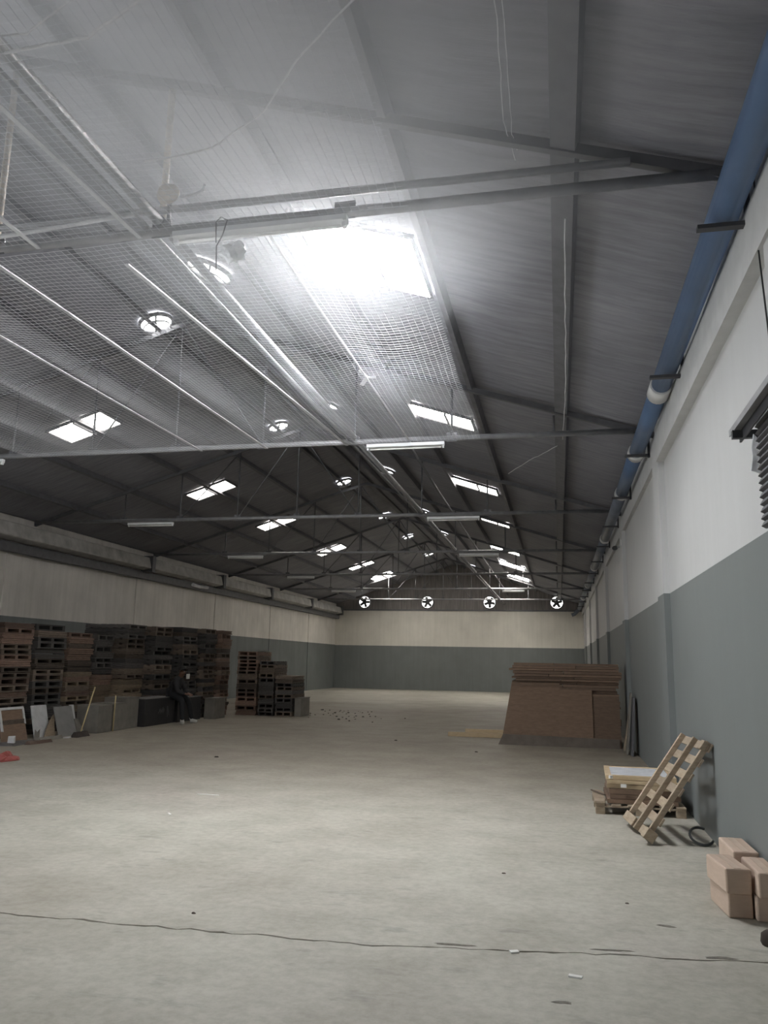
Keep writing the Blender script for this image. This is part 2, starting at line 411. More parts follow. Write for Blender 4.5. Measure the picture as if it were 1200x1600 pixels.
# ------------------------------------------------------------------ longitudinal pipes under the roof
cr = thing('conduit_run', (-2.98, 3, CH + 0.1), 'thick silver pipe running lengthwise down the hall across all the trusses', 'pipe')
ys = [YF] + T + [YB]
for a, b in zip(ys[:-1], ys[1:]):
    MB().tube([(-2.97, a + 0.03, CH + 0.05), (-2.97, b - 0.03, CH + 0.05)], 0.042, 10).build('pipe_length', 'pipe_silver', cr)
    MB().tube([(-2.97, b - 0.08, CH + 0.05), (-2.97, b + 0.08, CH + 0.05)], 0.052, 10).build('coupling', 'steel_dark', cr)
m = MB().tube([(-3.10, YF, CH + 0.03), (-3.09, T[0], CH + 0.04), (-3.07, T[1], CH + 0.03), (-3.05, 20, CH + 0.04), (-3.05, YB, CH + 0.04)], 0.016, 6)
tag(m.build('thin_conduit', 'pipe_silver', None, (-3.1, 3, CH)), 'thin conduit running close beside the thick lengthwise pipe', 'pipe')
m = MB().tube([(-2.62, T[1] + .1, 5.6), (-2.66, 18, 5.5), (-2.7, 26, 5.5), (-2.75, YB, 5.45)], 0.03, 6)
tag(m.build('upper_conduit', 'steel_dark', None, (-2.6, 20, 5.5)), 'dark pipe above and beside the lengthwise pipe in the far bays', 'pipe')

STRIPS = [((-2.13, T[0] + .05), (-2.11, T[1]), 'thin white strip right of the lengthwise pipe between first two trusses', .022),
          ((-3.48, T[0] + .35), (-3.10, T[1]), 'white flat strip just left of the lengthwise pipe between first two trusses', .05),
          ((-4.58, T[0] + .1), (-4.40, T[1]), 'white flat strip under the net left of the round vent daylight', .05),
          ((-5.62, T[0] + .1), (-5.50, T[1]), 'grey flat strip furthest left under the net between first two trusses', .045),
          ((-3.27, 2.2), (-3.15, T[0] - .02), 'grey flat strip beside the lengthwise pipe before the nearest truss', .045),
          ((-4.08, 2.6), (-4.05, T[0] - .02), 'short white strip at the left edge before the nearest truss', .045)]
for (x0, y0), (x1, y1), lab, w in STRIPS:
    m = MB().bar((x0, y0, CH - 0.045), (x1, y1, CH - 0.045), w * .8, 0.012)
    tag(m.build('flat_strip', 'strip_white', None, (x0, y0, CH)), lab, 'strip', 'flat strips under the net')

# bird nets
def net(name, x0, x1, y0, y1, cell, r, z, label, sagf):
    m = MB()
    nx = int((x1 - x0) / cell); ny = int((y1 - y0) / cell)
    def P(x, y): return (x + 0.012 * math.sin(y * 2.1 + x), y + 0.02 * math.sin(x * 1.9 + y * .7), z - sagf(x, y))
    def strand(pts):
        vs = []; fs = []
        for k, p in enumerate(pts):
            p = Vector(p); q = Vector(pts[min(k + 1, len(pts) - 1)]) - Vector(pts[max(k - 1, 0)])
            s = Vector((q.y, -q.x, 0)).normalized() * r
            vs += [p + s, p - s * .5 + Vector((0, 0, r)), p - s * .5 - Vector((0, 0, r))]
        for k in range(len(pts) - 1):
            for j in range(3): fs.append((k * 3 + j, k * 3 + (j + 1) % 3, k * 3 + 3 + (j + 1) % 3, k * 3 + 3 + j))
        m.add(vs, fs)
    for i in range(nx + 1):
        x = x0 + cell * i; strand([P(x + random.uniform(-.004, .004), y0 + (y1 - y0) * k / 22) for k in range(23)])
    for j in range(ny + 1):
        y = y0 + cell * j; strand([P(x0 + (x1 - x0) * k / 40, y + random.uniform(-.004, .004)) for k in range(41)])
    o = m.build(name, 'net_wire', None, ((x0 + x1) / 2, (y0 + y1) / 2, z))
    return tag(o, label, 'net', 'bird nets under the roof')
net('bird_net', -8.6, -1.05, T[0] + .05, T[1], 0.06, 0.0019, CH - 0.055, 'fine wire bird net stretched between the first and second trusses',
    lambda x, y: -0.02 + 0.10 * abs(math.sin((x + 1.0) * math.pi / 1.12)) * math.sin(math.pi * (y - T[0]) / 6.15))
net('bird_net', -7.5, -1.0, 0.8, T[0] - .03, 0.062, 0.0015, CH - 0.02, 'loose wire bird net hanging overhead before the nearest truss',
    lambda x, y: 0.06 * math.sin(x * 1.3 + 1) * math.sin(y * 1.2))

# ------------------------------------------------------------------ skylights
def skylight(xa, xb, ya, yb, label, bar=None, pane='skylight_pane'):
    xc, yc = (xa + xb) / 2, (ya + yb) / 2
    off = 0.055
    t = thing('roof_skylight', (xc, yc, roof_z(xc) - off), label, 'skylight', 'roof skylights')
    z = lambda x, d=0: roof_z(x) - off - d
    MB().hexa([(xa, ya, z(xa)), (xb, ya, z(xb)), (xb, yb, z(xb)), (xa, yb, z(xa))], [(xa, ya, z(xa) + .01), (xb, ya, z(xb) + .01), (xb, yb, z(xb) + .01), (xa, yb, z(xa) + .01)]).build('pane', pane, t)
    for y in (ya - .02, yb + .02): MB().bar((xa - .04, y, z(xa - .04) + .005), (xb + .04, y, z(xb + .04) + .005), 0.04, 0.05).build('frame_bar', 'steel_dark', t)
    for x in (xa - .02, xb + .02): MB().bar((x, ya - .02, z(x) + .005), (x, yb + .02, z(x) + .005), 0.04, 0.05).build('frame_bar', 'steel_dark', t)
    xm = xa + (xb - xa) * (bar if bar else .5)
    MB().bar((xm, ya, z(xm, .03)), (xm, yb, z(xm, .03)), 0.035, 0.05).build('crossbar', 'steel_dark', t)
    return t
skylight(-2.63, -1.36, 7.15, 8.45, 'large glaring skylight in right roof slope above nearest light batten', 0.62, 'skylight_clear')
yr = [(13.3, 14.0), (19.1, 19.85), (24.1, 24.8), (30.7, 31.5), (35.4, 36.6), (40.9, 41.9)]
for i, (a, b) in enumerate(yr):
    skylight(-2.55 if i != 2 else -2.28, -1.42, a, b, f'bright skylight in right roof slope, {ORD[i + 1]} from the camera', 0.6, 'skylight_far' if i > 3 else 'skylight_pane')
yl = [(13.3, 14.1), (19.35, 20.1), (24.55, 25.35), (31.1, 32.05), (36.4, 37.3), (41.2, 42.3)]
for i, (a, b) in enumerate(yl):
    skylight(-9.74, -8.65, a, b, f'bright skylight in left roof slope, {ORD[i]} from the camera', 0.5, 'skylight_far' if i > 4 else 'skylight_pane')

def roof_vent(x, y, r, label, part=1.0):
    s = 1 if x > XRG else -1
    z = roof_z(x) - 0.07
    t = thing('roof_vent', (x, y, z), label, 'vent', 'round roof vents')
    M4 = Matrix.Translation((x, y, z)) @ Matrix.Rotation(math.atan(SL) * s, 4, 'Y')
    MB().lathe([(0, 0.0), (r, 0.0)], M4, 20).build('opening', 'vent_daylight', t)
    MB().lathe([(r, 0.03), (r, -0.03), (r + .02, -0.035), (r + .03, 0.03)], M4, 20).build('collar', 'pipe_silver', t)
    MB().lathe([(r * 0.86, -0.09), (r * 0.88, -0.11), (r * 0.92, -0.09)], M4, 20).build('throat_ring', 'pipe_silver', t)
    M3 = M4.to_3x3()
    MB().box((x, y, z - 0.03), (0.03, 2 * r, 0.02), M3 @ rz(0.5)).build('blade', 'steel_dark', t)
    return t
for i, y in enumerate((9.28, 15.1, 20.9, 26.96, 31.95, 43.2)):
    roof_vent(-4.55, y, 0.30 if i == 0 else 0.2, f'round daylit vent just right of the roof ridge, {ORD[i]} from the camera')
for i, y in enumerate((11.19, 17.14, 23.1, 29.0, 34.1, 39.9)):
    roof_vent(-6.38, y, 0.25 if i == 0 else 0.22, f'round daylit vent just left of the roof ridge, {ORD[i]} from the camera')

# ------------------------------------------------------------------ light battens on the trusses
def batten(xa, xb, y, label, z=CH - 0.10):
    t = thing('light_batten', ((xa + xb) / 2, y, z), label, 'light fixture', 'fluorescent battens')
    MB().span((xa, y - 0.035, z - 0.0), (xb, y + 0.035, z + 0.05)).build('housing', 'white_enamel', t)
    MB().span((xa + .02, y - 0.06, z - 0.006), (xb - .02, y + 0.06, z)).build('reflector', 'white_enamel', t)
    MB().tube([(xa + .05, y, z - .03), (xb - .05, y, z - .03)], 0.013, 8).build('tube', 'tube_glass', t)
    for x in (xa + .02, xb - .02): MB().box((x, y, z - .02), (0.03, 0.04, 0.045)).build('lamp_holder', 'white_enamel', t)
BY = [-0.09]
for (xa, xb, i, lab) in ((-2.83, -1.45, 0, 'unlit white light batten on nearest truss beside the glaring skylight'),
                         (-2.77, -1.59, 1, 'unlit white light batten on second truss right of the pipe'),
                         (-2.84, -1.66, 2, 'unlit light batten on third truss right of the pipe'),
                         (-2.86, -1.68, 3, 'unlit light batten on fourth truss right of the pipe'),
                         (-2.41, -1.43, 5, 'unlit light batten on sixth truss right of the pipe'),
                         (-10.25, -9.05, 1, 'light batten on second truss cut by the left picture edge'),
                         (-10.27, -9.07, 2, 'light batten on third truss in the left half'),
                         (-10.28, -9.10, 3, 'light batten on fourth truss in the left half'),
                         (-10.41, -9.30, 4, 'light batten on fifth truss in the left half'),
                         (-10.35, -9.2, 5, 'light batten on sixth truss in the left half')):
    batten(xa, xb, T[i] - 0.07, lab, CH - 0.12)

# things on the nearest truss
b = thing('alarm_bell', (-2.9, t0 - .08, CH + 0.1), 'round beige bell lamp on the nearest truss joint', 'bell')
M4 = Matrix.Translation((-2.88, t0 - .12, CH + 0.24)) @ Matrix.Rotation(math.radians(75), 4, 'X')
MB().lathe([(0, 0.07), (0.05, 0.06), (0.085, 0.02), (0.09, 0), (0.09, -0.015), (0.075, -0.03), (0, -.03)], M4, 18).build('dome', 'lamp_beige', b)
MB().tube([(-2.88, t0 - .08, CH + .2), (-2.9, t0 - .05, CH + .02)], 0.015, 6).build('stem', 'steel_dark', b)
MB().tube([(-2.86, t0 - .1, CH + .2), (-2.7, t0 - .1, CH + .22), (-2.6, t0 - .1, CH + .25), (-2.59, t0 - .1, CH + .3)], 0.01, 6).build('arm', 'cable_white', b)
# plastic bag under the batten
bm = bmesh.new(); bmesh.ops.create_icosphere(bm, subdivisions=3, radius=0.085)
for v in bm.verts:
    k = 1 + 0.35 * math.sin(v.co.x * 60 + v.co.z * 33) * math.sin(v.co.y * 47 + 1) + random.uniform(-.08, .08)
    v.co = Vector((v.co.x * 1.15, v.co.y * .7, v.co.z * 0.9)) * k
    if v.co.x < -0.05: v.co.z *= .6
me = bpy.data.meshes.new('plastic_bag'); bm.to_mesh(me); bm.free(); me.materials.append(MAT['bag_plastic'])
o = bpy.data.objects.new('plastic_bag', me); col.objects.link(o); o.location = (-2.34, t0 - .05, 4.62)
tag(o, 'crumpled clear plastic bag caught under the nearest light batten', 'bag')
m = MB().tube([(-2.45, t0 - .13, 4.66), (-2.46, t0 - .13, 4.83), (-2.42, t0 - .13, 4.87), (-2.37, t0 - .13, 4.84), (-2.4, t0 - .13, 4.72), (-2.45, t0 - .12, 4.64), (-2.45, t0 - .1, 4.45)], 0.005, 5)
tag(m.build('wire_loop', 'cable_black', None, (-2.45, t0 - .1, 4.66)), 'thin dark wire looped round the nearest light batten', 'wire')
m = MB()
for k in range(5):
    a = k * 1.256; m.bar((-2.72, 11.0, 5.78), (-2.72 + .13 * math.cos(a), 11.0 + .13 * math.sin(a), 5.78 + .1 * math.sin(a * 2)), 0.07, 0.012)
tag(m.build('spinning_vent', 'white_enamel', None, (-2.72, 11, 5.78)), 'small pale bladed rotor under the right roof slope behind the net', 'rotor')

# ------------------------------------------------------------------ loose cables under the roof
def cable(pts, r, mat, label, name='loose_cable'):
    P = []
    for a, b in zip(pts[:-1], pts[1:]):
        for k in range(6):
            t = k / 6; P.append(Vector(a).lerp(Vector(b), t) + Vector((random.uniform(-.006, .006), 0, random.uniform(-.006, .006))))
    P.append(Vector(pts[-1]))
    tag(MB().tube(P, r, 5).build(name, mat, None, pts[0]), label, 'cable', 'loose cables under the roof')
cable([(-3.4, 3.2, 4.92), (-2.95, 3.33, 4.9), (-2.45, 3.35, 4.93), (-2.0, 3.2, 5.0), (-1.75, 3.05, 5.05)], 0.010, 'cable_white', 'white cable sagging across the top left corner')
cable([(-3.4, 3.25, 4.97), (-2.8, 3.3, 4.97), (-2.2, 3.1, 5.05), (-1.9, 2.95, 5.1)], 0.007, 'cable_white', 'second white cable above the sagging one in the top left corner')
cable([(-2.75, 4.5, 4.98), (-2.3, 4.6, 5.1), (-1.9, 4.55, 5.3), (-1.6, 4.35, 5.5), (-1.0, 3.95, 5.6), (-0.75, 3.8, 5.55)], 0.007, 'cable_white', 'thin pale cord rising right from the central pipe before the nearest truss')
cable([(-0.28, 3.6, 5.32), (-0.28, 4.3, 5.32), (-0.30, 5.0, 5.33), (-0.24, 5.45, 5.32)], 0.004, 'cable_white', 'thin white wire hanging near the top centre of the roof')
cable([(-0.24, 3.5, 5.3), (-0.24, 4.4, 5.31), (-0.25, 5.1, 5.32), (-0.22, 5.3, 5.3)], 0.003, 'cable_white', 'second thin white wire beside the one at top centre')
cable([(0.12, 5.9, 5.06), (0.13, 7.2, 5.05), (0.15, 9.0, 5.04), (0.15, 10.6, 5.05), (0.13, 12.3, 5.06)], 0.006, 'cable_white', 'white wire hanging along the wide purlin above the hall right side')
cable([(-0.9, 15.5, 5.3), (-0.45, 14.3, 5.25), (0.05, 13.0, 5.15)], 0.006, 'cable_white', 'thin slanting wire under right roof slope behind second truss')

# ------------------------------------------------------------------ right wall: rainwater pipe, brackets, conduit
rp = thing('rainwater_pipe', (1.17, 10, 4.65), 'long blue plastic pipe running high along the right wall', 'pipe')
seg = [(-2, 8.85, 'pvc_blue'), (8.85, 11.7, 'pvc_blue'), (11.7, 14.5, 'pvc_blue'), (14.5, 20.0, 'pvc_bluegrey'), (20.0, 26, 'pvc_bluegrey'), (26, 32, 'pvc_bluegrey'), (32, 38, 'pvc_bluegrey'), (38, 45.6, 'pvc_bluegrey')]
for a, b_, mt in seg:
    MB().tube([(1.17, a, 4.66), (1.17, b_, 4.66)], 0.105, 18).build('pipe_length', mt, rp)
for y, L in ((8.95, .34), (11.75, .22), (14.6, .2), (20.0, .2), (26, .2), (32, .2), (38, .3)):
    MB().tube([(1.17, y - L / 2, 4.655), (1.17, y + L / 2, 4.655)], 0.122, 18).build('coupling', 'pvc_white', rp)
MB().tube([(1.17, 45.5, 4.66), (1.1, 45.6, 4.55), (0.9, 45.7, 4.35), (0.75, 45.7, 4.3)], 0.1, 12).build('elbow', 'pvc_bluegrey', rp)
yb = [2.4, 5.28, 8.2, 11.42, 14.4, 17.47, 20.5, 23.6, 26.7, 29.8, 32.9, 36.0, 39.0, 42.1]
for i, y in enumerate(yb):
    lab = ['dark steel pipe bracket on the right wall just outside the view', 'dark steel bracket under the blue pipe nearest the camera', 'dark steel bracket just before the first white pipe coupling', 'dark steel bracket beside the second white pipe coupling'][i] if i < 4 else f'dark steel bracket under the right wall pipe, {ORD[i - 1]} from the camera'
    t = thing('pipe_bracket', (1.2, y, 4.53), lab, 'bracket', 'pipe brackets on the right wall')
    MB().span((0.98, y - 0.03, 4.515), (XR - 0.06, y + 0.03, 4.545)).build('arm', 'bracket_dark', t)
    MB().span((XR - 0.09, y - 0.03, 4.5), (XR - 0.06, y + 0.03, 4.75)).build('upright', 'bracket_dark', t)
m = MB().tube([(XR - .045, 3.5, 4.78), (XR - .045, 5.5, 4.76), (XR - .045, 7.5, 4.70), (XR - .05, 8.6, 4.70), (XR - .045, 9.6, 4.76), (XR - .045, 10.5, 4.80)], 0.016, 8)
tag(m.build('wall_conduit', 'cable_white', None, (XR - .12, 6, 4.7)), 'thin white conduit pipe below the blue pipe on the right wall', 'pipe')
m = MB().tube([(XR - .09, 5.0, 4.78), (XR - .09, 5.02, 4.2), (XR - .085, 4.95, 3.6), (XR - .085, 4.9, 3.2)], 0.006, 5)
tag(m.build('wall_cable', 'cable_black', None, (XR - .09, 5, 4)), 'thin black cable running down the nearest right wall pilaster', 'cable')
c = thing('security_camera', (XR, 17.78, 4.1), 'small black security camera high on the right wall', 'camera')
MB().tube([(XR - .02, 17.8, 4.12), (XR - .12, 17.75, 4.12)], 0.02, 8).build('mount', 'white_enamel', c)
MB().tube([(XR - .12, 17.86, 4.12), (XR - .16, 17.6, 4.08)], 0.05, 12).build('housing', 'cable_black', c)
MB().box((XR - .05, 18.6, 4.15), (.1, .12, .12))
o = MB().box((XR - .04, 16.9, 4.1), (.08, .13, .13)).build('junction_box', 'white_enamel', None, (XR - .04, 16.9, 4.1), 0.01)
tag(o, 'small white junction box beside the security camera', 'box')

# window grille with awning bar at the right picture edge
g = thing('window_grille', (1.25, 4.2, 2.4), 'dark ribbed metal grille with grey rail at the right picture edge', 'grille')
MB().bar((1.12, 5.22, 3.06), (1.12, 3.2, 3.09), 0.06, 0.012, (0, 0, 1)).build('rail', 'steel_grey', g)
MB().bar((1.145, 5.18, 3.03), (1.145, 3.2, 3.06), 0.012, 0.08, (0, 0, 1)).build('rail_lip', 'bracket_dark', g)
MB().bar((1.092, 5.22, 3.06), (1.092, 3.2, 3.09), 0.008, 0.04, (0, 0, 1)).build('rail_lip', 'steel_grey', g)
MB().bar((1.08, 5.10, 3.02), (XR, 5.10, 3.02), 0.04, 0.05).build('support_arm', 'bracket_dark', g)
for k in range(15):
    z = 2.42 + k * 0.043
    MB().box((1.195, 4.13, z), (0.03, 1.62, 0.028), Matrix.Rotation(0.5, 3, 'Y')).build('slat', 'bracket_dark', g)
MB().span((1.205, 3.3, 2.40), (1.222, 4.93, 3.03)).build('backing', 'cable_black', g)
bm = bmesh.new(); bmesh.ops.create_grid(bm, x_segments=5, y_segments=8, size=0.5)
for v in bm.verts:
    v.co = Vector((v.co.x * 0.06 * (1.1 - v.co.y * .7), v.co.x * 0.10 + 0.015 * math.sin(v.co.y * 9), v.co.y * 0.22))
rg = bmesh.ops.extrude_face_region(bm, geom=bm.faces[:])
for v in [e for e in rg['geom'] if isinstance(e, bmesh.types.BMVert)]: v.co += Vector((.004, -.004, 0))
me = bpy.data.meshes.new('torn_rag'); bm.to_mesh(me); bm.free(); me.materials.append(MAT['bag_plastic'])
o = bpy.data.objects.new('torn_rag', me); col.objects.link(o); o.location = (1.20, 5.06, 2.88)
tag(o, 'torn white plastic scrap hanging from the grille rail', 'rag')

# ------------------------------------------------------------------ left wall gutter
gt = thing('gutter_duct', (-12.5, 25, 4.5), 'pale grey boxed duct running high along the left wall', 'duct')
gy = [8.0, 15.0, 22.7, 28.2, 33.5, 39.5, 45.4]
for a, b_ in zip(gy[:-1], gy[1:]):
    MB().hexa([(-12.7, a + .1, 4.24), (-12.38, a + .1, 4.30), (-12.38, b_ - .1, 4.30), (-12.7, b_ - .1, 4.24)],
              [(-12.72, a + .1, 4.68), (-12.46, a + .1, 4.64), (-12.46, b_ - .1, 4.64), (-12.72, b_ - .1, 4.68)]).build('duct_length', 'gutter_grey', gt, None, 0.03)
    MB().span((-12.76, b_ - .1, 4.2), (-12.36, b_ + .1, 4.7)).build('joint_collar', 'steel_dark', gt)
MB().span((XL + .035, 8, 4.0), (XL + 0.24, YB - .08, 4.22)).build('shadow_ledge', 'steel_dark', gt)  # dark ledge standing in for the shadow under the duct
m = MB().span((XL + .02, 26.2, 4.04), (XL + .35, 27.4, 4.2))
tag(MB().tube([(XL + .31, 26.0, 4.12), (XL + .32, 26.5, 4.10), (XL + .31, 27.2, 4.13)], 0.065, 8).build('rag_bundle', 'bag_plastic', None, (XL + .31, 26.5, 4.1)), 'pale bundle of plastic on the left wall duct ledge', 'bundle')

# ------------------------------------------------------------------ exhaust fans in the far gable
FN = ['leftmost', 'second from left', 'third from left', 'rightmost']
for i, x in enumerate((-11.16, -7.41, -3.81, -0.05)):
    z = 5.0; y = YB + 0.0
    f_ = thing('exhaust_fan', (x, y, z), f'bright backlit exhaust fan in the far gable, {FN[i]} of four', 'fan', 'exhaust fans in the far gable')
    M4 = Matrix.Translation((x, y, z)) @ Matrix.Rotation(math.radians(90), 4, 'X')
    MB().lathe([(0, -0.02), (0.33, -0.02)], M4, 24).build('opening', 'fan_daylight', f_)
    MB().lathe([(0.33, -0.03), (0.33, 0.10), (0.37, 0.10), (0.38, -0.03)], M4, 24).build('housing', 'steel_dark', f_)
    MB().lathe([(0, 0.10), (0.07, 0.09), (0.08, 0.02), (0.08, 0)], M4, 12).build('hub', 'bracket_dark', f_)
    for k in range(5):
        a = k * 2 * math.pi / 5 + i * .5
        d = Vector((math.cos(a), 0, math.sin(a))); c_ = Vector((x, y - .05, z))
        MB().bar(c_ + d * .06, c_ + d * .31, 0.15, 0.02, (0.15, 1, 0.15)).build('blade', 'bracket_dark', f_)

# ------------------------------------------------------------------ right side: leaning pallet
def slatted(root_loc, M, L, W, name_mat, root, n_deck=8, hs=0.095, outer=True):
    """stringer pallet in local frame: x along stringers 0..L, y width 0..W, z thickness; M maps local to world offset"""
    def put(name, c, d, mat=name_mat):
        mb = MB().box((0, 0, 0), d)
        mb.v = [M @ (v + Vector(c)) + Vector(root_loc) for v in mb.v]
        return mb.build(name, mat, root, None, 0.004)
    for k in range(3):
        put('stringer', (L / 2, 0.03 + (W - .06) * k / 2, hs / 2), (L, 0.042, hs))
    for k in range(n_deck):
        w = 0.085
        put('deck_board', (w / 2 + (L - w) * k / (n_deck - 1), W / 2, -0.011), (w, W, 0.02))
    if outer:
        for x in outer: put('bottom_board', (x, W / 2, hs + 0.011), (0.09, W, 0.02))
    return put
base = Vector((0.72, 8.02, 0.012)); topx = XR - 0.05
ang = math.atan2(0.86, 0.60)
lp = thing('wooden_pallet', (0.80, 8.45, 0), 'wooden slatted pallet leaning against the grey right wall', 'pallet', 'pallets by the right wall')
dw = Vector((-0.12, 1, 0)).normalized(); dl = Vector((math.cos(ang) * dw.y, -math.cos(ang) * dw.x, math.sin(ang))).normalized(); dn = dl.cross(dw); 
if dn.x > 0: dn = -dn
dn.normalize()
M = Matrix((dl, dw, dn)).transposed()
put = slatted((0.765, 8.0, 0.03), M, 1.06, 0.92, 'wood_pale', lp, 7, 0.05, None)
put('block', (0.05, 0.01, 0.02), (0.10, 0.10, 0.10)); put('block', (1.005, 0.05, 0.045), (0.09, 0.10, 0.05))
put('bottom_board', (0.05, 0.70, 0.061), (0.09, 0.42, 0.02))

# flat pallet with sheets
fp = thing('wooden_pallet', (0.85, 9.7, 0), 'wooden pallet lying flat under the stack of flat framed panels', 'pallet', 'pallets by the right wall')
def bx(name, a, b_, mat, root, bev=0.004): return MB().span(a, b_).build(name, mat, root, None, bev)
for k in range(3):
    y = 9.42 + 0.43 * k
    for x in (0.36, 0.78, 1.2): bx('block', (x, y, 0.0), (x + .1, y + .1, 0.075), 'wood_pale', fp)
    bx('bottom_board', (0.36, y, 0.075), (1.30, y + .1, 0.093), 'wood_pale', fp)
for k in range(6):
    x = 0.36 + k * 0.168; bx('deck_board', (x, 9.40, 0.093), (x + .1, 10.40, 0.113), 'wood_pale', fp)
bx('deck_board', (0.35, 9.39, 0.113), (0.465, 10.1, 0.145), 'wood_pale', fp)
# stack of flat framed panels on it
labs = ['bottom brown flat framed panel in the stack on the flat pallet', 'second flat framed panel from the bottom on the flat pallet', 'third flat framed panel from the bottom on the flat pallet',
        'fourth flat framed panel from the bottom on the flat pallet', 'fifth flat framed panel from the bottom on the flat pallet', 'topmost flat framed panel with a pale sheet on the flat pallet']
zc = 0.115
for i in range(6):
    h = [0.05, 0.05, 0.055, 0.05, 0.04, 0.05][i]
    dx, dy, rot_ = random.uniform(-.02, .02), random.uniform(-.02, .02), random.uniform(-.05, .05) - (0.07 if i > 2 else 0)
    x0, x1, y0, y1 = 0.50, 1.24, 9.45, 10.32
    t = thing('framed_panel', ((x0 + x1) / 2 + dx, (y0 + y1) / 2 + dy, zc), labs[i], 'panel', 'flat framed panels on the flat pallet')
    hx, hy = (x1 - x0) / 2, (y1 - y0) / 2; R3 = rz(rot_); c0 = Vector(t.location)
    def pc(name, c, d, mat):
        mb = MB().box((0, 0, 0), d); mb.v = [R3 @ (v + Vector(c)) + c0 for v in mb.v]; mb.build(name, mat, t, None, 0.003)
    fmat = 'cardboard_tan' if i > 2 else 'cardboard'
    pc('frame_rail', (0, -hy + .03, h / 2), (2 * hx, 0.06, h - .004), fmat); pc('frame_rail', (0, hy - .03, h / 2), (2 * hx, 0.06, h - .004), fmat)
    pc('frame_stile', (-hx + .03, 0, h / 2), (0.06, 2 * hy - .12, h - .004), fmat); pc('frame_stile', (hx - .03, 0, h / 2), (0.06, 2 * hy - .12, h - .004), fmat)
    pc('infill', (0, 0, h * .6), (2 * hx - .12, 2 * hy - .12, h * .5), 'sheet_paper' if i == 5 else fmat)
    zc += h
o = MB().box((0.66, 9.40, 0.31), (0.06, 0.012, 0.035)).build('paper_tag', 'paper_white', None, (0.66, 9.4, 0.31)); tag(o, 'small white paper tag on the front of the flat framed panel stack', 'tag')
o = MB().box((0.53, 9.42, 0.395), (0.035, 0.03, 0.03), rz(.5)).build('paper_tag', 'paper_white', None, (0.53, 9.42, 0.39)); tag(o, 'small white paper tag at the left corner of the flat framed panel stack', 'tag')
o = MB().bar((0.34, 10.05, 0.16), (0.48, 9.75, 0.155), 0.02, 0.012).build('splinter', 'wood_dark', None, (0.4, 9.9, 0.15)); tag(o, 'dark splinter lying on the left edge of the flat pallet', 'splinter')
# black strap ring
m = MB(); P = []
for k in range(19):
    a = math.radians(60 + k * 15); P.append((1.255 + 0.10 * math.cos(a), 8.22 + 0.16 * math.sin(a), 0.06 + 0.045 * math.sin(a)))
tag(m.tube(P, 0.012, 8).build('rubber_hoop', 'rubber_black', None, (1.27, 8.02, 0)), 'thin black rubber hoop on the floor behind the cartons', 'hoop')
m = MB().lathe([(0, 0), (0.05, 0.0), (0.06, 0.02), (0.055, 0.06), (0.03, 0.08), (0, 0.082)], Matrix.Translation((1.185, 5.42, 0)), 12)
tag(m.build('rusty_cap', 'debris_brown', None, (1.185, 5.42, 0)), 'small dark rusty lump on the floor at the right picture edge', 'lump')

# ------------------------------------------------------------------ cartons near the right wall
def carton(corner, ax, ay, d, label, zrot=0, name='brown_carton'):
    """corner: near-left bottom; d = (w along x, depth along y, h)"""
    t = thing(name, corner, label, 'carton', 'brown cartons by the right wall')
    R3 = rz(zrot); c0 = Vector(corner)
    def pc(n, c, dd, mat, bev=.012):
        mb = MB().box((0, 0, 0), dd); mb.v = [R3 @ (v + Vector(c)) + c0 for v in mb.v]; return mb.build(n, mat, t, None, bev)
    w, l, h = d
    pc('box_body', (w / 2, l / 2, h / 2), (w, l, h), 'cardboard_box')
    pc('tape_strip', (w / 2, l / 2, h + .0006), (0.045, l - .03, 0.002), 'tape_brown', 0)
    return t
carton((1.045, 5.90, 0.0), 0, 0, (0.155, 0.42, 0.155), 'bottom brown carton at the left front of the small pile', 0.10)
carton((1.21, 5.87, 0.0), 0, 0, (0.155, 0.44, 0.155), 'bottom brown carton at the right front of the small pile', 0.0)
carton((1.03, 5.86, 0.157), 0, 0, (0.165, 0.42, 0.155), 'top brown carton at the left front of the small pile', 0.12)
carton((1.215, 5.80, 0.157), 0, 0, (0.15, 0.46, 0.155), 'top brown carton at the right front of the small pile', 0.02)
carton((1.19, 6.42, 0.0), 0, 0, (0.165, 0.48, 0.155), 'bottom brown carton at the back of the small pile against the wall', 0.0)
carton((1.185, 6.40, 0.157), 0, 0, (0.175, 0.50, 0.155), 'top brown carton at the back of the small pile against the wall', 0.02)

# ------------------------------------------------------------------ big cardboard stack
zc = 0.02
n_sh = 30
rnd = random.Random(3)
cs_obj = []
for i in range(n_sh):
    h = rnd.uniform(0.04, 0.068) if i < n_sh - 1 else 0.05
    if zc + h > 1.70: break
    top = i > 17
    xl = -0.93 + rnd.uniform(-.03, .03) + (rnd.choice((0, 0, 0.04, -.05)) if top else 0)
    xr = 1.16 + rnd.uniform(-.04, .03) + (rnd.uniform(-.06, .05) if top else 0)
    y0 = 16.82 + rnd.uniform(-.02, .02) - (rnd.choice((0, .03, .06)) if top else 0)
    mb = MB()
    # two half-length bundles make one layer
    xm = rnd.uniform(-.3, .5)
    for k, (a, b_) in enumerate(((xl, xm - .006), (xm + .006, xr))):
        tz = rnd.uniform(-.006, .006); hh = h - 0.006
        mbb = MB().hexa([(a, y0, zc), (b_, y0 + tz, zc), (b_, 18.1, zc), (a, 18.1, zc)], [(a, y0 + tz, zc + hh), (b_, y0, zc + hh + tz * .4), (b_, 18.1, zc + hh), (a, 18.1, zc + hh)])
        o = mbb.build('cardboard_bundle', 'cardboard' if zc > .12 else 'cardboard_foot', None, ((a + b_) / 2, 17.4, zc))
        cs_obj.append((i, k, o))
    zc += h
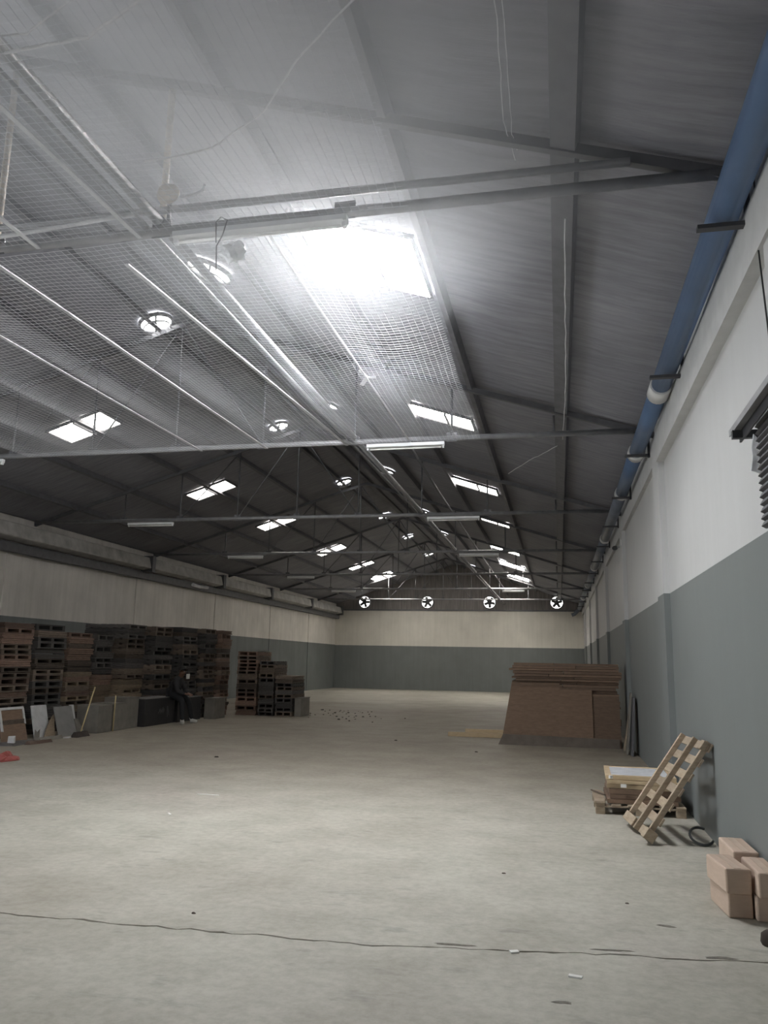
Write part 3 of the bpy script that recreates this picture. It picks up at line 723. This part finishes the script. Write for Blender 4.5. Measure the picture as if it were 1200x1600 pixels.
for i, k, o in cs_obj:
    tag(o, f"{'left' if k == 0 else 'right'} hand cardboard bundle in the tall stack by the wall, {from_top(cs_obj[-1][0] - i)}", 'cardboard', 'flat cardboard bundles in the tall stack')
def lean_sheet(x0b, x1b, x0t, x1t, yb_, yt, z0, z1, th, mat, label, name='cardboard_sheet'):
    m = MB().hexa([(x0b, yb_, z0), (x1b, yb_, z0), (x1b, yb_ + th, z0), (x0b, yb_ + th, z0)], [(x0t, yt, z1), (x1t, yt, z1), (x1t, yt + th, z1), (x0t, yt + th, z1)])
    return tag(m.build(name, mat, None, ((x0b + x1b) / 2, yb_, z0)), label, 'cardboard')
lean_sheet(-1.17, 0.0, -0.95, 0.0, 16.68, 16.76, 0.0, 1.22, 0.012, 'cardboard', 'broad brown cardboard sheet leaning on the left of the tall stack')
lean_sheet(-0.03, 0.64, -0.02, 0.63, 16.655, 16.735, 0.0, 1.10, 0.012, 'cardboard', 'brown cardboard sheet leaning on the middle of the tall stack')
lean_sheet(0.61, 1.17, 0.61, 1.15, 16.69, 16.76, 0.0, 1.02, 0.012, 'cardboard', 'brown cardboard sheet leaning on the right of the tall stack')
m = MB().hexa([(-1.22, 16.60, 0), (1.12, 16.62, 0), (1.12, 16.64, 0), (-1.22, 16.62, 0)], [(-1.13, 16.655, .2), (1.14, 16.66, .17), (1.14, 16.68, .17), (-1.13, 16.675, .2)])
tag(m.build('kick_board', 'cardboard_foot', None, (0, 16.6, 0)), 'dull dark cardboard strip along the foot of the tall stack', 'cardboard')
m = MB().hexa([(1.17, 16.3, 0), (1.20, 16.3, 0), (1.20, 16.42, 0), (1.17, 16.42, 0)], [(1.31, 16.45, .75), (1.335, 16.45, .75), (1.335, 16.57, .75), (1.31, 16.57, .75)])
tag(m.build('short_plank', 'wood_pale', None, (1.18, 16.3, 0)), 'short pale plank beside the right end of the cardboard stack', 'plank')
m = MB().hexa([(1.24, 15.35, 0), (1.27, 15.35, 0), (1.27, 15.75, 0), (1.24, 15.75, 0)], [(1.31, 15.40, 1.02), (1.335, 15.40, 1.02), (1.335, 15.80, 1.02), (1.31, 15.80, 1.02)])
tag(m.build('leaning_plank', 'steel_dark', None, (1.25, 15.5, 0)), 'tall dark plank leaning on the grey wall before the cardboard', 'plank')
m = MB().hexa([(1.18, 15.6, 0), (1.20, 15.6, 0), (1.20, 15.9, 0), (1.18, 15.9, 0)], [(1.29, 15.65, 1.1), (1.31, 15.65, 1.1), (1.31, 15.95, 1.1), (1.29, 15.95, 1.1)])
tag(m.build('leaning_plank', 'carton_grey', None, (1.19, 15.7, 0)), 'grey-brown plank leaning behind the dark plank by the wall', 'plank')
for (x0, x1, y, z0, lab) in ((-2.42, -1.2, 17.95, 0.0, 'front one of two timber battens left of the cardboard stack'), (-2.15, -1.1, 18.9, 0.0, 'rear one of two timber battens left of the cardboard stack')):
    m = MB().span((x0, y, z0), (x1, y + .12, z0 + .09)); tag(m.build('timber_batten', 'cardboard_tan', None, (x0, y, 0), 0.005), lab, 'timber', 'timber battens on the floor')

# ------------------------------------------------------------------ left side: stacks of dark pallets
def pallet_mesh(name, Lx, Ly, h, mat):
    m = MB()
    for k in range(3): m.box((0, (-.5 + .5 * k) * (Ly - .1), h * .5), (Lx, 0.09, h * .62))
    nb = 6
    for k in range(nb):
        x = (-.5 + k / (nb - 1)) * (Lx - .11); m.box((x, 0, h - h * .1), (.11, Ly, h * .18))
    for k in range(nb): 
        x = (-.5 + k / (nb - 1)) * (Lx - .11); m.box((x, 0, h * .1), (.11, Ly, h * .18))
    me = bpy.data.meshes.new(name); me.from_pydata([tuple(v) for v in m.v], [], m.f); me.materials.append(MAT[mat]); me.update()
    return me
PM = {}
for mt in ('wood_dark', 'wood_black', 'wood_red', 'wood_tan'):
    for h in (0.10, 0.13): PM[mt, h] = pallet_mesh('dark_pallet', 1.0, 1.0, h, mt)
def bundle_mesh(mat, h):
    m = MB(); n = 3
    for k in range(n):
        m.box((random.uniform(-.015, .015), random.uniform(-.02, .02), h * (k + .5) / n), (1.0, 1.0, h / n * .86))
    me = bpy.data.meshes.new('board_bundle'); me.from_pydata([tuple(v) for v in m.v], [], m.f); me.materials.append(MAT[mat]); me.update(); return me
BMH = {}
for mt in ('wood_dark', 'wood_black', 'wood_red', 'wood_tan'):
    for h in (0.10, 0.13): BMH[mt, h] = bundle_mesh(mt, h)
prn = random.Random(11)
def label_column(objs, label, group):
    for k, (o, kind) in enumerate(reversed(objs)):
        tag(o, label % kind + ', ' + from_top(k), 'pallet' if kind == 'pallet' else 'boards', group)
def stack(xf, y0, y1, z0, z1, mats, label, group, depth=1.15, frac=.5):
    """column of pallets and board bundles whose open face is at x = xf; returns the height reached"""
    z = z0; objs = []
    while z < z1 - 0.05:
        h = prn.choice((0.10, 0.13)); mt = prn.choice(mats)
        lib = PM if prn.random() < frac else BMH
        o = bpy.data.objects.new('dark_pallet' if lib is PM else 'board_bundle', lib[mt, h]); col.objects.link(o)
        o.location = (xf - depth / 2 + prn.uniform(-.035, .03), (y0 + y1) / 2 + prn.uniform(-.012, .012), z)
        o.scale = (depth + prn.uniform(-.03, .02), (y1 - y0) * prn.uniform(.94, .985), 1)
        o.rotation_euler.z = prn.uniform(-.008, .008)
        objs.append((o, 'pallet' if lib is PM else 'board bundle'))
        z += h + 0.004
    label_column(objs, label, group)
    return z
def two_tier(xf, y0, y1, zm, zt, m0, m1, l0, l1, name, frac0=.5, frac1=.5):
    z = stack(xf, y0, y1, 0.0, zm, m0, l0, name + ' lower tier', frac=frac0)
    stack(xf, y0, y1, z + .01, zt, m1, l1, name + ' upper tier', frac=frac1)
D, B, R_, TN = 'wood_dark', 'wood_black', 'wood_red', 'wood_tan'
stack(-10.52, 12.55, 13.55, 0.0, 2.2, [R_, D], 'dark %s in the leftmost stack', 'leftmost stack')
two_tier(-10.50, 13.6, 14.55, 1.25, 2.2, [R_, D, D], [R_, R_, D], 'dark %s below the reddish upper tier at far left', 'reddish %s in the upper tier at far left', 'second stack')
two_tier(-10.48, 14.6, 15.65, 1.25, 2.15, [D, B], [B, B, D], 'dark %s above the white leaning sheet', 'blackish %s above the grey leaning board', 'third stack')
two_tier(-10.44, 15.7, 16.65, 1.3, 2.12, [R_, D, TN], [R_, D, R_], 'brown %s in the lower tier above the broom', 'reddish %s in the upper tier above the broom', 'fourth stack', .2)
two_tier(-10.40, 16.7, 17.45, 1.2, 2.1, [R_, TN, D], [B], 'brown %s behind the grey cartons', 'black %s in the narrow upper column beside the tall block', 'fifth stack', .15)
two_tier(-10.10, 17.5, 18.4, 1.05, 2.32, [R_, TN, R_], [D, D, B], 'reddish %s above the mottled grey carton', 'dark brown %s at the left of the tall block', 'sixth stack', .15)
stack(-9.87, 18.45, 19.4, 0.0, 2.36, [B, B, D], 'blackish %s in the tall block behind the person', 'seventh stack')
stack(-9.62, 19.45, 20.4, 0.0, 2.38, [B, B, B, D], 'black %s in the tall block right of the person', 'eighth stack')
stack(-9.45, 20.45, 21.2, 0.0, 2.38, [B, D], 'dark %s second column from the tall block right end', 'ninth stack')
stack(-9.30, 21.25, 21.9, 0.0, 2.32, [R_, D, R_], 'reddish %s in the tall block right end column', 'tenth stack')
def stack_front(x0, x1, yf, z0, z1, mats, label, group):
    z = z0; objs = []
    while z < z1 - .05:
        h = prn.choice((.10, .13)); mt = prn.choice(mats)
        lib = PM if prn.random() < .55 else BMH
        o = bpy.data.objects.new('dark_pallet' if lib is PM else 'board_bundle', lib[mt, h]); col.objects.link(o)
        o.rotation_euler.z = math.pi / 2 + prn.uniform(-.008, .008)
        o.location = ((x0 + x1) / 2 + prn.uniform(-.01, .01), yf + .55 + prn.uniform(-.02, .02), z); o.scale = (1.1, (x1 - x0) * prn.uniform(.93, .97), 1)
        objs.append((o, 'pallet' if lib is PM else 'board bundle')); z += h + .004
    label_column(objs, label, group)
stack_front(-9.12, -8.47, 21.98, 0.0, 1.72, [D, R_], 'brown %s in the low block left column', 'low block left column')
stack_front(-8.44, -7.96, 22.0, 0.0, 1.58, [B, D], 'dark %s in the low block middle column', 'low block middle column')
stack_front(-7.93, -7.40, 22.0, 0.0, 1.12, [B, D], 'dark %s in the low block right column', 'low block right column')

# black low crates that carry the tall block, grey cartons in front
def crate(name, a, b_, mat, label, cat='carton', extra=None):
    t = thing(name, (b_[0], (a[1] + b_[1]) / 2, a[2]), label, cat)
    MB().span(a, b_).build('box_body', mat, t, None, 0.012)
    MB().span((a[0] - .005, a[1] - .01, b_[2]), (b_[0] + .012, b_[1] + .01, b_[2] + .018)).build('lid', 'carton_grey' if extra is None else extra, t)
    return t
cC = crate('black_crate', (-9.83, 17.25, 0), (-9.36, 18.72, 0.62), 'carton_black', 'black low crate with pale scribble beside the seated person', 'crate', 'sheet_grey')
m = MB()
for k in range(8):
    y = 17.9 + k * .035; z = .26 + .03 * ((k * 7) % 3); m.bar((-9.35, y, z), (-9.35, y + .03 * ((k % 3) - 1), z + .05 + .03 * (k % 2)), .006, .006, (1, 0, 0))
m.bar((-9.35, 18.33, .42), (-9.35, 18.42, .2), .006, .008, (1, 0, 0)); m.bar((-9.35, 18.30, .42), (-9.35, 18.34, .16), .006, .006, (1, 0, 0))
tag(m.build('chalk_mark', 'sheet_grey', cC), 'faint pale scribble')
crate('black_crate', (-9.58, 18.78, 0), (-9.30, 20.1, 0.58), 'carton_black', 'black low crate right of the seated person before the tall block', 'crate', 'sheet_grey')
crate('grey_carton', (-9.95, 15.45, 0), (-9.45, 16.0, 0.55), 'carton_grey', 'grey brown carton right of the broom', 'carton')
crate('grey_carton', (-10.0, 16.05, 0), (-9.44, 16.58, 0.56), 'carton_grey', 'grey brown carton second right of the broom', 'carton')
crate('grey_carton', (-10.05, 16.64, 0), (-9.5, 17.2, 0.66), 'carton_grey', 'mottled grey carton left of the black crate', 'carton')
crate('grey_carton', (-9.25, 20.2, 0), (-8.95, 20.9, 0.52), 'carton_grey', 'brownish carton right of the person at the tall block foot', 'carton')
crate('grey_carton', (-7.37, 22.1, 0), (-7.17, 22.9, 0.5), 'carton_grey', 'small grey carton at the right end of the low block', 'carton')
o = MB().bar((-9.585, 19.72, 1.10), (-9.585, 19.92, 1.10), .004, .13, (0, 0, 1)).build('paper_note', 'paper_white', None, (-9.56, 19.7, 1.0)); tag(o, 'small white paper note on the tall pallet block', 'note')
# pale sheets between tiers
for (x0, x1, y0, y1, z, lab) in ((-10.5, -9.95, 14.6, 16.7, 1.24, 'pale board edge between the tiers above the broom'), (-10.4, -9.72, 16.2, 17.6, 1.06, 'pale board edge above the reddish bundles'), (-10.2, -9.55, 17.7, 18.6, 1.13, 'pale board edge above the seated person')):
    pass

# leaning boards at the left
def lean(name, y0, y1, xb, xt, z1, th, mat, label, cat, parts=None, yshift=0.0):
    t = thing(name, (xb, (y0 + y1) / 2, 0), label, cat)
    MB().hexa([(xb - th, y0, 0), (xb, y0, 0), (xb, y1, 0), (xb - th, y1, 0)], [(xt - th, y0 + yshift, z1), (xt, y0 + yshift, z1), (xt, y1 + yshift, z1), (xt - th, y1 + yshift, z1)]).build('board', mat, t)
    return t
t = lean('framed_board', 13.0, 13.7, -9.80, -10.15, 0.58, 0.03, 'cardboard', 'brown board in a white frame leaning at the far left', 'board', None, .25)
def onlean(y, z, off=0.004):   # point on that board
    f = z / .58; return Vector((-9.80 - .35 * f + off, y + .25 * f, z))
for a, b_ in (((13.0, .58), (13.7, .58)), ((13.02, .2), (13.02, .57)), ((13.68, .3), (13.68, .57))):
    MB().bar(onlean(*a), onlean(*b_), .05, .02, (1, 0, .6)).build('frame_strip', 'sheet_white', t)
MB().bar(onlean(13.05, .33, .008), onlean(13.65, .33, .008), .012, .12, (0, 0, 1)).build('dark_band', 'wood_dark', t)
lean('mirror_sheet', 14.02, 14.5, -9.88, -10.16, 0.60, 0.02, 'sheet_white', 'white sheet with a torn brown corner leaning beside the grey board', 'sheet', None, .18)
o = MB().add([(-9.820, 14.20, .02), (-9.820, 14.55, .02), (-9.960, 14.66, .42), (-9.900, 14.44, .3), (-9.870, 14.33, .16),
              (-9.805, 14.20, .02), (-9.805, 14.55, .02), (-9.945, 14.66, .42), (-9.885, 14.44, .3), (-9.855, 14.33, .16)],
             [(0, 1, 2, 3, 4), (9, 8, 7, 6, 5), (0, 5, 6, 1), (1, 6, 7, 2), (2, 7, 8, 3), (3, 8, 9, 4), (4, 9, 5, 0)]).build('torn_cardboard', 'wood_tan', None, (-9.830, 14.40, 0)); tag(o, 'torn brown cardboard piece on the white sheet', 'cardboard')
lean('grey_board', 14.50, 15.1, -9.68, -9.96, 0.56, 0.02, 'sheet_grey', 'plain grey board leaning left of the broom', 'board', None, .15)
lean('mirror_sheet', 15.12, 15.27, -9.78, -10.02, 0.57, 0.02, 'sheet_white', 'small white sheet leaning behind the broom', 'sheet', None, .15)
o = MB().hexa([(-9.72, 15.16, 0), (-9.70, 15.16, 0), (-9.70, 15.42, 0), (-9.72, 15.42, 0)], [(-9.86, 15.22, .30), (-9.84, 15.22, .30), (-9.84, 15.34, .30), (-9.86, 15.34, .30)]).build('torn_cardboard', 'carton_grey', None, (-9.7, 15.32, 0)); tag(o, 'greyish torn cardboard before the small white sheet', 'cardboard')
br = thing('broom', (-9.36, 14.72, 0), 'long-handled broom with a dark head standing against the stacks', 'broom')
MB().tube([(-9.37, 14.74, .08), (-9.43, 15.22, .95)], 0.014, 8).build('handle', 'straw_stick', br)
MB().hexa([(-9.44, 14.5, 0), (-9.29, 14.5, 0), (-9.29, 14.95, 0), (-9.44, 14.95, 0)], [(-9.39, 14.53, .1), (-9.33, 14.53, .1), (-9.33, 14.92, .1), (-9.39, 14.92, .1)]).build('brush_head', 'bristle_dark', br)
t = MB().tube([(-9.42, 16.02, 0.0), (-9.41, 16.02, .75)], 0.014, 6).build('thin_stick', 'straw_stick', None, (-9.42, 16.02, 0)); tag(t, 'thin upright stick between the two grey cartons', 'stick')
# rubbish at the foot
labs = ['flat dark scrap board on the floor at the far left', 'pale broken scrap on the floor at the far left', 'brown scrap strip before the framed board', 'long grey scrap strip before the white sheet', 'white scrap on the floor before the grey board', 'small white clod beside the framed board']
for i, (x, y, dx, dy, dz, rot_, mt) in enumerate(((-9.6, 13.1, .35, .8, .05, .1, 'wood_black'), (-9.55, 12.9, .12, .1, .16, .4, 'sheet_white'), (-9.32, 13.35, .12, .6, .06, -.1, 'wood_red'),
                                                  (-9.52, 13.95, .1, .8, .07, .05, 'carton_grey'), (-9.45, 14.45, .1, .25, .02, .2, 'sheet_white'), (-9.72, 13.85, .08, .1, .2, .3, 'carton_grey'))):
    mb = MB().hexa([rz(rot_) @ Vector((a * dx / 2, b_ * dy / 2, 0)) + Vector((x, y, 0)) for a, b_ in ((-1, -1), (1, -.9), (.9, 1), (-1, .8))], [rz(rot_) @ Vector((a * dx / 2, b_ * dy / 2, dz * c_)) + Vector((x, y, 0)) for a, b_, c_ in ((-.9, -.8, 1), (.7, -.9, .7), (.8, .9, 1), (-.8, .9, .6))])
    tag(mb.build('scrap_piece', mt, None, (x, y, 0)), labs[i], 'scrap', 'scrap at the foot of the stacks')
# red thing at the left edge
rt = thing('red_tarp', (-8.32, 11.05, 0), 'small crumpled red plastic sheet on the floor at the left edge', 'plastic')
bm = bmesh.new(); bmesh.ops.create_icosphere(bm, subdivisions=3, radius=1)
for v in bm.verts:
    k = 1 + .18 * math.sin(v.co.x * 7 + v.co.y * 3) + random.uniform(-.05, .05)
    v.co = Vector((v.co.x * .20 * k, v.co.y * .26 * k, max(0, max(-.3, v.co.z) * .065 * k * (1.2 + .5 * math.sin(v.co.x * 9)) + .02)))
me = bpy.data.meshes.new('crumpled_sheet'); bm.to_mesh(me); bm.free(); me.materials.append(MAT['red_plastic'])
o = bpy.data.objects.new('crumpled_sheet', me); col.objects.link(o); o.parent = rt

# ------------------------------------------------------------------ the seated person
def skin_mesh(name, pts, edges, mat, parent, origin, sub=2, root=0):
    me = bpy.data.meshes.new(name)
    me.from_pydata([tuple(Vector(p[:3]) - Vector(origin)) for p in pts], edges, [])
    ob = bpy.data.objects.new(name, me); col.objects.link(ob); ob.parent = parent
    me.materials.append(MAT[mat])
    ob.modifiers.new('skin', 'SKIN'); sd = ob.modifiers.new('sub', 'SUBSURF'); sd.levels = sub; sd.render_levels = sub
    if not me.skin_vertices: me.attributes.new('skin_vertices', 'FLOAT', 'POINT')
    for v, p in zip(me.skin_vertices[0].data, pts):
        r = p[3]; v.radius = (r, r) if not isinstance(r, tuple) else r
    me.skin_vertices[0].data[root].use_root = True
    for p in me.polygons: p.use_smooth = True
    return ob
def make_person():
    root = thing('person', (-9.1, 18.5, 0), 'person in dark clothes and white shoes sitting bent forward against the stacks', 'person')
    # joints in world space
    P = dict(pel=(-9.38, 18.56, .74), wst=(-9.30, 18.52, .88), che=(-9.19, 18.47, 1.02), nck=(-9.11, 18.43, 1.13), hd0=(-9.07, 18.41, 1.19), hd1=(-9.03, 18.39, 1.27),
             hl=(-9.32, 18.46, .71), kl=(-8.98, 18.33, .56), al=(-8.93, 18.30, .09), hr=(-9.34, 18.68, .71), kr=(-9.0, 18.72, .55), ar=(-8.92, 18.80, .09),
             sl=(-9.15, 18.30, 1.05), el=(-9.08, 18.22, .80), wl=(-8.93, 18.36, .72), sr=(-9.2, 18.62, 1.06), er=(-9.12, 18.76, .80), wr=(-8.95, 18.56, .72))
    pts = []; idx = {}
    def V(n, r): idx[n] = len(pts); pts.append((*P[n], r)); return idx[n]
    for n, r in (('pel', .12), ('wst', .11), ('che', .12), ('nck', .05), ('hd0', .075), ('hd1', .088), ('hl', .08), ('kl', .058), ('al', .035), ('hr', .08), ('kr', .058), ('ar', .035), ('sl', .05), ('el', .038), ('wl', .024), ('sr', .05), ('er', .038), ('wr', .024)): V(n, r)
    E_ = [('pel', 'wst'), ('wst', 'che'), ('che', 'nck'), ('nck', 'hd0'), ('hd0', 'hd1'), ('pel', 'hl'), ('hl', 'kl'), ('kl', 'al'), ('pel', 'hr'), ('hr', 'kr'), ('kr', 'ar'), ('che', 'sl'), ('sl', 'el'), ('el', 'wl'), ('che', 'sr'), ('sr', 'er'), ('er', 'wr')]
    edges = [(idx[a], idx[b_]) for a, b_ in E_]
    for w, sgn in (('wl', 1), ('wr', -1)):
        b0 = Vector(P[w]); f = Vector((.9, .25 * sgn, -.15)).normalized(); s = Vector((-.2 * sgn, 1, .1)).normalized()
        palm = len(pts); pts.append((*(b0 + f * .05), .026)); edges.append((idx[w], palm))
        for k, L in enumerate((.06, .075, .08, .07)):
            a = b0 + f * .09 + s * (.02 * (k - 1.5)); i0 = len(pts)
            pts.append((*a, .009)); pts.append((*(a + f * L * .5 + Vector((0, 0, -.012))), .008)); pts.append((*(a + f * L * .75 + Vector((0, 0, -.04))), .007))
            edges += [(palm, i0), (i0, i0 + 1), (i0 + 1, i0 + 2)]
        i0 = len(pts); a = b0 + f * .045 - s * .03 * 1
        pts.append((*a, .010)); pts.append((*(a + f * .03 - s * .018), .009)); edges += [(palm, i0), (i0, i0 + 1)]
    body = skin_mesh('body', pts, edges, 'skin_tone', root, root.location, 2)
    # face: nose, ears on the head
    hd = Vector(P['hd1']); look = Vector((.75, -.35, -.45)).normalized(); side = look.cross(Vector((0, 0, 1))).normalized(); upn = side.cross(look)
    mb = MB(); mb.tube([hd + look * .08 + upn * .02, hd + look * .105 - upn * .015, hd + look * .085 - upn * .03], [.008, .014, .008], 6); mb.build('nose', 'skin_tone', body, root.location)
    for q in (-1, 1):
        mb = MB().tube([hd + side * .085 * q + upn * .03, hd + side * .095 * q, hd + side * .085 * q - upn * .03], [.012, .016, .01], 6); mb.build('ear', 'skin_tone', body, root.location)
        mb = MB().tube([hd + look * .078 + side * .028 * q + upn * .018, hd + look * .086 + side * .03 * q + upn * .018], .009, 6); mb.build('eye', 'shoe_white', body, root.location)
    MB().tube([hd + look * .082 - side * .025 - upn * .045, hd + look * .088 - upn * .047, hd + look * .082 + side * .025 - upn * .045], .006, 6).build('mouth', 'hair_black', body, root.location)
    bm = bmesh.new(); bmesh.ops.create_icosphere(bm, subdivisions=3, radius=.104)
    for v in list(bm.verts):
        if v.co.dot(look) > .055 and v.co.dot(upn) < .055 or v.co.dot(upn) < -.05: bm.verts.remove(v)
    for v in bm.verts: v.co += hd - look * .008 + upn * .008 - Vector(root.location)
    me = bpy.data.meshes.new('hair'); bm.to_mesh(me); bm.free(); me.materials.append(MAT['hair_black'])
    o = bpy.data.objects.new('hair', me); col.objects.link(o); o.parent = root; so = o.modifiers.new('t', 'SOLIDIFY'); so.thickness = .012
    def sub(names, rad, es, mat, nm):
        pp = [(*P[n], r) for n, r in zip(names, rad)]; ii = {n: k for k, n in enumerate(names)}
        skin_mesh(nm, pp, [(ii[a], ii[b_]) for a, b_ in es], mat, root, root.location, 2)
    sub(['wst', 'pel', 'che', 'nck', 'sl', 'el', 'wl', 'sr', 'er', 'wr'], [.145, .15, .155, .065, .08, .06, .04, .08, .06, .04],
        [('wst', 'pel'), ('wst', 'che'), ('che', 'nck'), ('che', 'sl'), ('sl', 'el'), ('el', 'wl'), ('che', 'sr'), ('sr', 'er'), ('er', 'wr')], 'cloth_dark', 'jacket')
    sub(['pel', 'hl', 'kl', 'al', 'hr', 'kr', 'ar'], [.15, .10, .078, .052, .10, .078, .052], [('pel', 'hl'), ('hl', 'kl'), ('kl', 'al'), ('pel', 'hr'), ('hr', 'kr'), ('kr', 'ar')], 'cloth_trousers', 'trousers')
    for n, d in (('al', Vector((.55, -.83, 0))), ('ar', Vector((.95, -.2, 0)))):
        a = Vector(P[n]); h = Vector((a.x, a.y, .055))
        skin_mesh('shoe', [(*(h - d * .06), .05), (*(h + d * .05), .05), (*(h + d * .17 - Vector((0, 0, .012))), .04), (*(h + Vector((0, 0, .05)) - d * .03), .045)], [(0, 1), (1, 2), (0, 3)], 'shoe_white', root, root.location, 2)
    return root
make_person()

# ------------------------------------------------------------------ small things on the floor
drn = random.Random(5)
def scrap_mesh(nm, mat):
    n = 7; m = MB(); a0 = [drn.uniform(.6, 1) for _ in range(n)]
    lo = [(math.cos(2 * math.pi * k / n) * a0[k], math.sin(2 * math.pi * k / n) * a0[k] * .7, 0) for k in range(n)]
    hi = [(x * .7, y * .7, .6 * drn.uniform(.5, 1)) for x, y, z in lo]
    m.add(lo + hi, [tuple(range(n))[::-1], tuple(range(n, 2 * n))] + [(k, (k + 1) % n, n + (k + 1) % n, n + k) for k in range(n)])
    me = bpy.data.meshes.new(nm); me.from_pydata([tuple(v) for v in m.v], [], m.f); me.materials.append(MAT[mat]); me.update(); return me
SM = [scrap_mesh('litter_crumb', 'debris_brown') for _ in range(3)]
for k in range(46):
    o = bpy.data.objects.new('litter_crumb', drn.choice(SM)); col.objects.link(o)
    x = drn.gauss(-6.4, .75); y = 21.5 + drn.random() * 4 - (x + 6.4) * .4
    s = drn.uniform(.022, .05); o.scale = (s, s, s); o.rotation_euler.z = drn.uniform(0, 6); o.location = (x, y, 0)
    tag(o, 'dark crumb of litter scattered on the floor right of the low pallet block', 'litter', 'litter scattered on the mid floor')
for i, (x, y, s, lab) in enumerate(((-5.5, 12.6, .05, 'single dark crumb on the bare floor left of centre'), (-3.3, 16.5, .05, 'dark crumb on the floor before the timber battens'), (-2.3, 5.05, .022, 'tiny dark chip near the long floor crack at left'),
                                    (-0.45, 6.6, .02, 'tiny dark chip on the floor left of the cartons'), (0.42, 6.05, .02, 'tiny dark chip nearest the cartons'), (-1.5, 15.0, .04, 'dark crumb on the floor left of the cardboard stack'))):
    o = bpy.data.objects.new('litter_crumb', SM[i % 3]); col.objects.link(o); o.location = (x, y, 0); o.scale = (s, s * .8, s * .6); tag(o, lab, 'litter')
for (x, y, L, w, a, lab) in ((-3.97, 7.98, .10, .02, -.9, 'short white paper slip on the floor at left'), (-4.1, 9.2, .28, .012, -.05, 'long thin white straw on the floor at left'), (-.28, 4.9, .05, .035, .4, 'small white flake beside the floor crack'), (.05, 4.62, .07, .03, -.2, 'white chipped patch just below the floor crack'),):
    mb = MB().box((0, 0, .004), (L, w, .008)); mb.v = [rz(a) @ v + Vector((x, y, 0)) for v in mb.v]; tag(mb.build('paper_slip', 'paper_white', None, (x, y, 0)), lab, 'paper')

for (x, y, L, w, a, lab) in ((-.62, 4.93, .32, .035, .05, 'dark spalled strip along the floor crack left of the white flake'), (.25, 5.08, .30, .03, .12, 'dark spalled strip along the floor crack near the middle'), (.85, 5.12, .26, .05, .1, 'dark spalled strip along the floor crack towards the right wall'),
                             (.62, 5.62, .16, .05, -.2, 'dark scuffed lump before the cartons'), (-.02, 4.28, .12, .045, .0, 'dark scuff patch near the bottom of the view')):
    n = 11; lo = []; hi = []
    for k in range(n):
        t = 2 * math.pi * k / n; q = drn.uniform(.55, 1)
        p = rz(a) @ Vector((math.cos(t) * L / 2 * q, math.sin(t) * w / 2 * q, 0)) + Vector((x, y, 0)); lo.append(p); hi.append(p.lerp(Vector((x, y, 0)), .3) + Vector((0, 0, .004)))
    mb = MB().add(lo + hi, [tuple(range(n))[::-1], tuple(range(n, 2 * n))] + [(k, (k + 1) % n, n + (k + 1) % n, n + k) for k in range(n)])
    tag(mb.build('dirt_patch', 'scuff_dirt', None, (x, y, 0)), lab, 'dirt')

# ------------------------------------------------------------------ added haze volume imitating lens glare round the clear roof light
if HAZE_DENSITY > 0:
    bm = bmesh.new(); bmesh.ops.create_icosphere(bm, subdivisions=4, radius=1.0)
    me = bpy.data.meshes.new('glare_haze')
    for v in bm.verts: v.co = Vector((v.co.x * 3.0, v.co.y * 4.4, v.co.z * 2.6))
    bm.to_mesh(me); bm.free()
    hm = bpy.data.materials.new('glare_scatter'); hm.use_nodes = True
    nt = hm.node_tree; nt.nodes.clear()
    out = nt.nodes.new('ShaderNodeOutputMaterial'); vs_ = nt.nodes.new('ShaderNodeVolumeScatter')
    tc = nt.nodes.new('ShaderNodeTexCoord'); mp = nt.nodes.new('ShaderNodeMapping'); mp.inputs['Scale'].default_value = (1 / 3.0, 1 / 4.4, 1 / 2.6)
    gr = nt.nodes.new('ShaderNodeTexGradient'); gr.gradient_type = 'SPHERICAL'; mu = nt.nodes.new('ShaderNodeMath'); mu.operation = 'MULTIPLY'; mu.inputs[1].default_value = HAZE_DENSITY
    nt.links.new(tc.outputs['Object'], mp.inputs[0]); nt.links.new(mp.outputs[0], gr.inputs[0]); nt.links.new(gr.outputs['Fac'], mu.inputs[0]); nt.links.new(mu.outputs[0], vs_.inputs['Density'])
    vs_.inputs['Anisotropy'].default_value = HAZE_G; vs_.inputs['Color'].default_value = (0.92, 0.96, 1.0, 1)
    nt.links.new(vs_.outputs[0], out.inputs['Volume'])
    me.materials.append(hm)
    ho = bpy.data.objects.new('glare_haze', me); col.objects.link(ho); ho.location = (-1.64, 3.1, 6.0)
    tag(ho, 'thin added haze imitating lens glare around the glaring skylight', 'haze', None, 'stuff')
